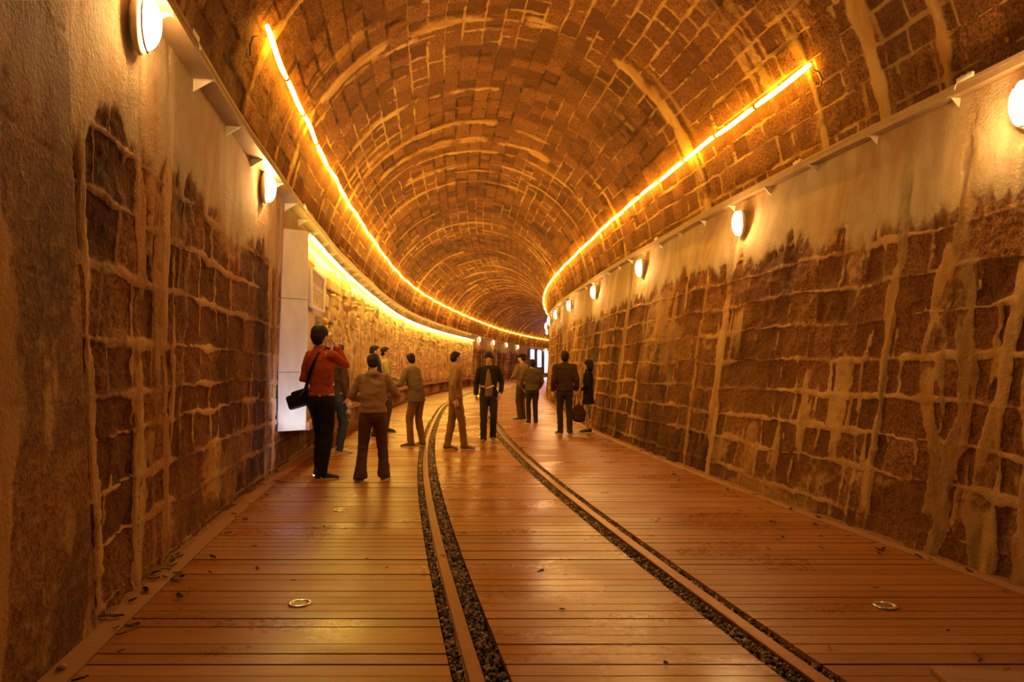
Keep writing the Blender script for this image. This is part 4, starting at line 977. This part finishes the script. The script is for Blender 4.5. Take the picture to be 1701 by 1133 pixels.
# 4, 5 the pair looking at the mural, profiles to the right
def up_at(px, Y): return ((px - 850.5) * Y / FPX, Y)
person('dark-haired person in a dark jacket in profile before the mural, left one of the pair', up_at(623, 12.6), 1.65, R(-82), dict(
    seed=4, hair='short', head=(0, .12), arms=(dict(hand=(-.1, .2, .12), hint=(-1, -.6, -.8), curl=.6), dict(hand=(.1, .22, .14), hint=(1, -.6, -.8), curl=.6)), legs_mat=DARKDENIM, shoe_mat=SHOE_B, top=dict(mat=NAVY, name='jacket', bulk=1.06, len=.03)))
person('person in a pale shirt in profile before the mural, right one of the pair', up_at(640, 13.6), 1.65, R(-75), dict(
    seed=5, hair='short', head=(-.1, .1), arms=(dict(hand=(-.1, .2, .15), hint=(-1, -.6, -.8), curl=.6), dict(hand=(.1, .22, .17), hint=(1, -.6, -.8), curl=.6)), legs_mat=GRYTR, shoe_mat=SHOE_B, top=dict(mat=STRIPE, name='shirt', bulk=1.0, len=.03)))
# 7 man walking towards the camera between the rails
x, y = ground(812, 735)
W7 = person('person in a dark open jacket walking towards the camera between the rails, looking down', (x, y), 1.51, R(180), dict(
    seed=7, stance=((-.075, -.10, .02), (.10, .12)), toe=(.1, -.15), hair='full', head=(0, .42), lean=.04, arms=(dict(hand=(-.22, .10, .02), hint=(-.5, -1, 0), palm=(1, 0, 0), hdir=(.1, .3, -1), curl=.6), dict(hand=(.25, .02, -.02), hint=(.5, -1, 0), palm=(-1, .2, 0), hdir=(0, .12, -1), curl=.5)),
    legs_mat=DARKDENIM, shoe_mat=SHOE_T, top=dict(mat=NAVY, name='jacket', bulk=1.04, len=.04, open=TAN, wr=.02)))
p = W7['w'](W7['waist'] + W7['fw'] * .17 + V3(-.03, 0, .03)); bm = bmesh.new()
add_box(bm, *p, .14, .02, .022, Euler((0, R(-22), 0)), bevel=.005); add_box(bm, *(p + Vector((-.12, 0, .01))), .07, .02, .018, Euler((0, R(16), 0)), bevel=.005)
M_PALE = mat('pale_paper', (.85, .82, .8), rough=.5); o = from_bm('leaflet', bm, M_PALE); tag(o, label='small folded white leaflet at the walking person\'s waist', cat='paper')
# 8 man with cap, 9 person in olive jacket, back view
x, y = ground(866, 699)
person('person in a dark cap and grey-brown shirt, half hidden behind the olive-jacketed person', (x + .02, y + .2), 1.57, R(50), dict(
    seed=8, stance=((-.09, .0), (.09, .02)), hair='short', cap=BLK, head=(.3, .1), arms=(dict(hand=(-.14, .26, .14), hint=(-1, -.6, -.6), curl=.7), dict(hand=(.14, .24, .12), hint=(1, -.6, -.6), curl=.7)), legs_mat=GRYTR, shoe_mat=SHOE_B, top=dict(mat=GREYCO, name='shirt', bulk=1.05, len=.03)))
x, y = ground(884, 703.5)
person('dark-haired person in an olive jacket, back to the camera, right of the walking person', (x, y - .1), 1.43, R(12), dict(
    seed=9, broad=1.12, stance=((-.09, .02), (.09, -.02)), hair='full', head=(.1, .2), arms=(dict(hand=(-.22, .14, .02), hint=(-1, -.7, 0), curl=.6), dict(hand=(.20, .12, .0), hint=(1, -.7, 0), curl=.6)), legs_mat=DARKDENIM, shoe_mat=SHOE_B, top=dict(mat=OLIVE, name='jacket', bulk=1.18, len=.05, wr=.022)))
# 10 right-hand man with bag
x, y = ground(938, 721.5)
K = person('person in a dark brown jacket and jeans, back turned, at the right of the track', (x, y), 1.555, R(4), dict(
    seed=10, broad=1.08, stance=((-.085, .02), (.105, -.02)), toe=(.35, -.35), hair='full', head=(0, .02), arms=(DOWN(-1, .03, .02), DOWN(1, .02, .02)), legs_mat=DARKDENIM, shoe_mat=SHOE_B, sole_mat=M_SOLE, trouser=.96, top=dict(mat=DKJ, name='jacket', bulk=1.16, len=.02, wr=.022, hem_band=True, collar=True)))
p = K['w'](K['arms'][1][2] + V3(.0, .01, -.09))
bg = empty('carrier_bag', (p.x, p.y, .30), label='dark bag hanging from the right hand of the brown-jacketed person', cat='bag'); inv = Matrix.Translation(-bg.location)
bm = bmesh.new(); add_tube(bm, [(p.x + .01, p.y, .56), (p.x + .03, p.y, .50), (p.x + .05, p.y, .38), (p.x + .04, p.y, .27), (p.x + .04, p.y, .235)], [(.05, .02), (.10, .05), (.14, .075), (.12, .07), (.08, .05)], 16, up=(1, 0, 0))
o = fuse('bag_body', bm, .012, 2, cloth('maroon_bag', (.06, .022, .016)), bg, wrinkle=.02, seed=5); o.matrix_parent_inverse = inv
bm = bmesh.new(); q = Vector((p.x, p.y, p.z)); add_tube(bm, [(p.x - .04, p.y, .54), q + Vector((-.02, 0, .0)), q + Vector((0, 0, .025)), q + Vector((.02, 0, .0)), (p.x + .06, p.y, .54)], .007, 6)
o = from_bm('handle', bm, BLK, bg); o.matrix_parent_inverse = inv
# 11 woman in dark coat, bare legs, facing left
x, y = ground(977, 719)
COAT = cloth('black_coat', (.020, .013, .014))
person('person with bobbed hair in a short black coat and bare legs near the right wall', (x, y), 1.40, R(78), dict(
    seed=11, broad=.9, stance=((-.06, -.02), (.06, .02)), toe=(.1, -.1), hair='bob', head=(.0, .1), arms=(dict(hand=(-.12, .16, .10), hint=(-1, -.8, -.5), curl=.6), dict(hand=(.12, .18, .10), hint=(1, -.8, -.5), curl=.6)), shoe_mat=SHOE_B, top=dict(mat=COAT, name='coat', bulk=1.02, len=.26, flare=1.22, wr=.012, collar=True)))
# 6 passers-by between the left rail and the mural
OCHRE = cloth('ochre_coat', (.27, .15, .055)); OCHTR = cloth('ochre_trousers', (.24, .125, .045)); GRYBL = cloth('grey_coat', (.17, .12, .075))
x, y = ground(757, 748)
person('person in ochre-brown clothes walking to the right across the left rail', (x, y), 1.50, R(-70), dict(
    seed=12, stance=((-.06, -.14), (.06, .14)), toe=(.1, -.1), hair='short', head=(.1, .15), arms=(DOWN(-1, .12), DOWN(1, -.06)), legs_mat=OCHTR, shoe_mat=SHOE_T, top=dict(mat=OCHRE, name='jacket', bulk=1.0, len=.05)))
x, y = ground(692, 742)
person('person in a grey-brown coat leaning towards the mural, left of the rails', (x, y), 1.50, R(62), dict(
    seed=13, stance=((-.10, .06), (.10, -.06)), hair='short', lean=.30, head=(0, .1), arms=(dict(hand=(-.14, .34, .22), hint=(-1, -.6, -.8), curl=.6), dict(hand=(.12, .36, .24), hint=(1, -.6, -.8), curl=.6)), legs_mat=OCHTR, shoe_mat=SHOE_T, top=dict(mat=GRYBL, name='coat', bulk=1.08, len=.12, flare=1.08)))
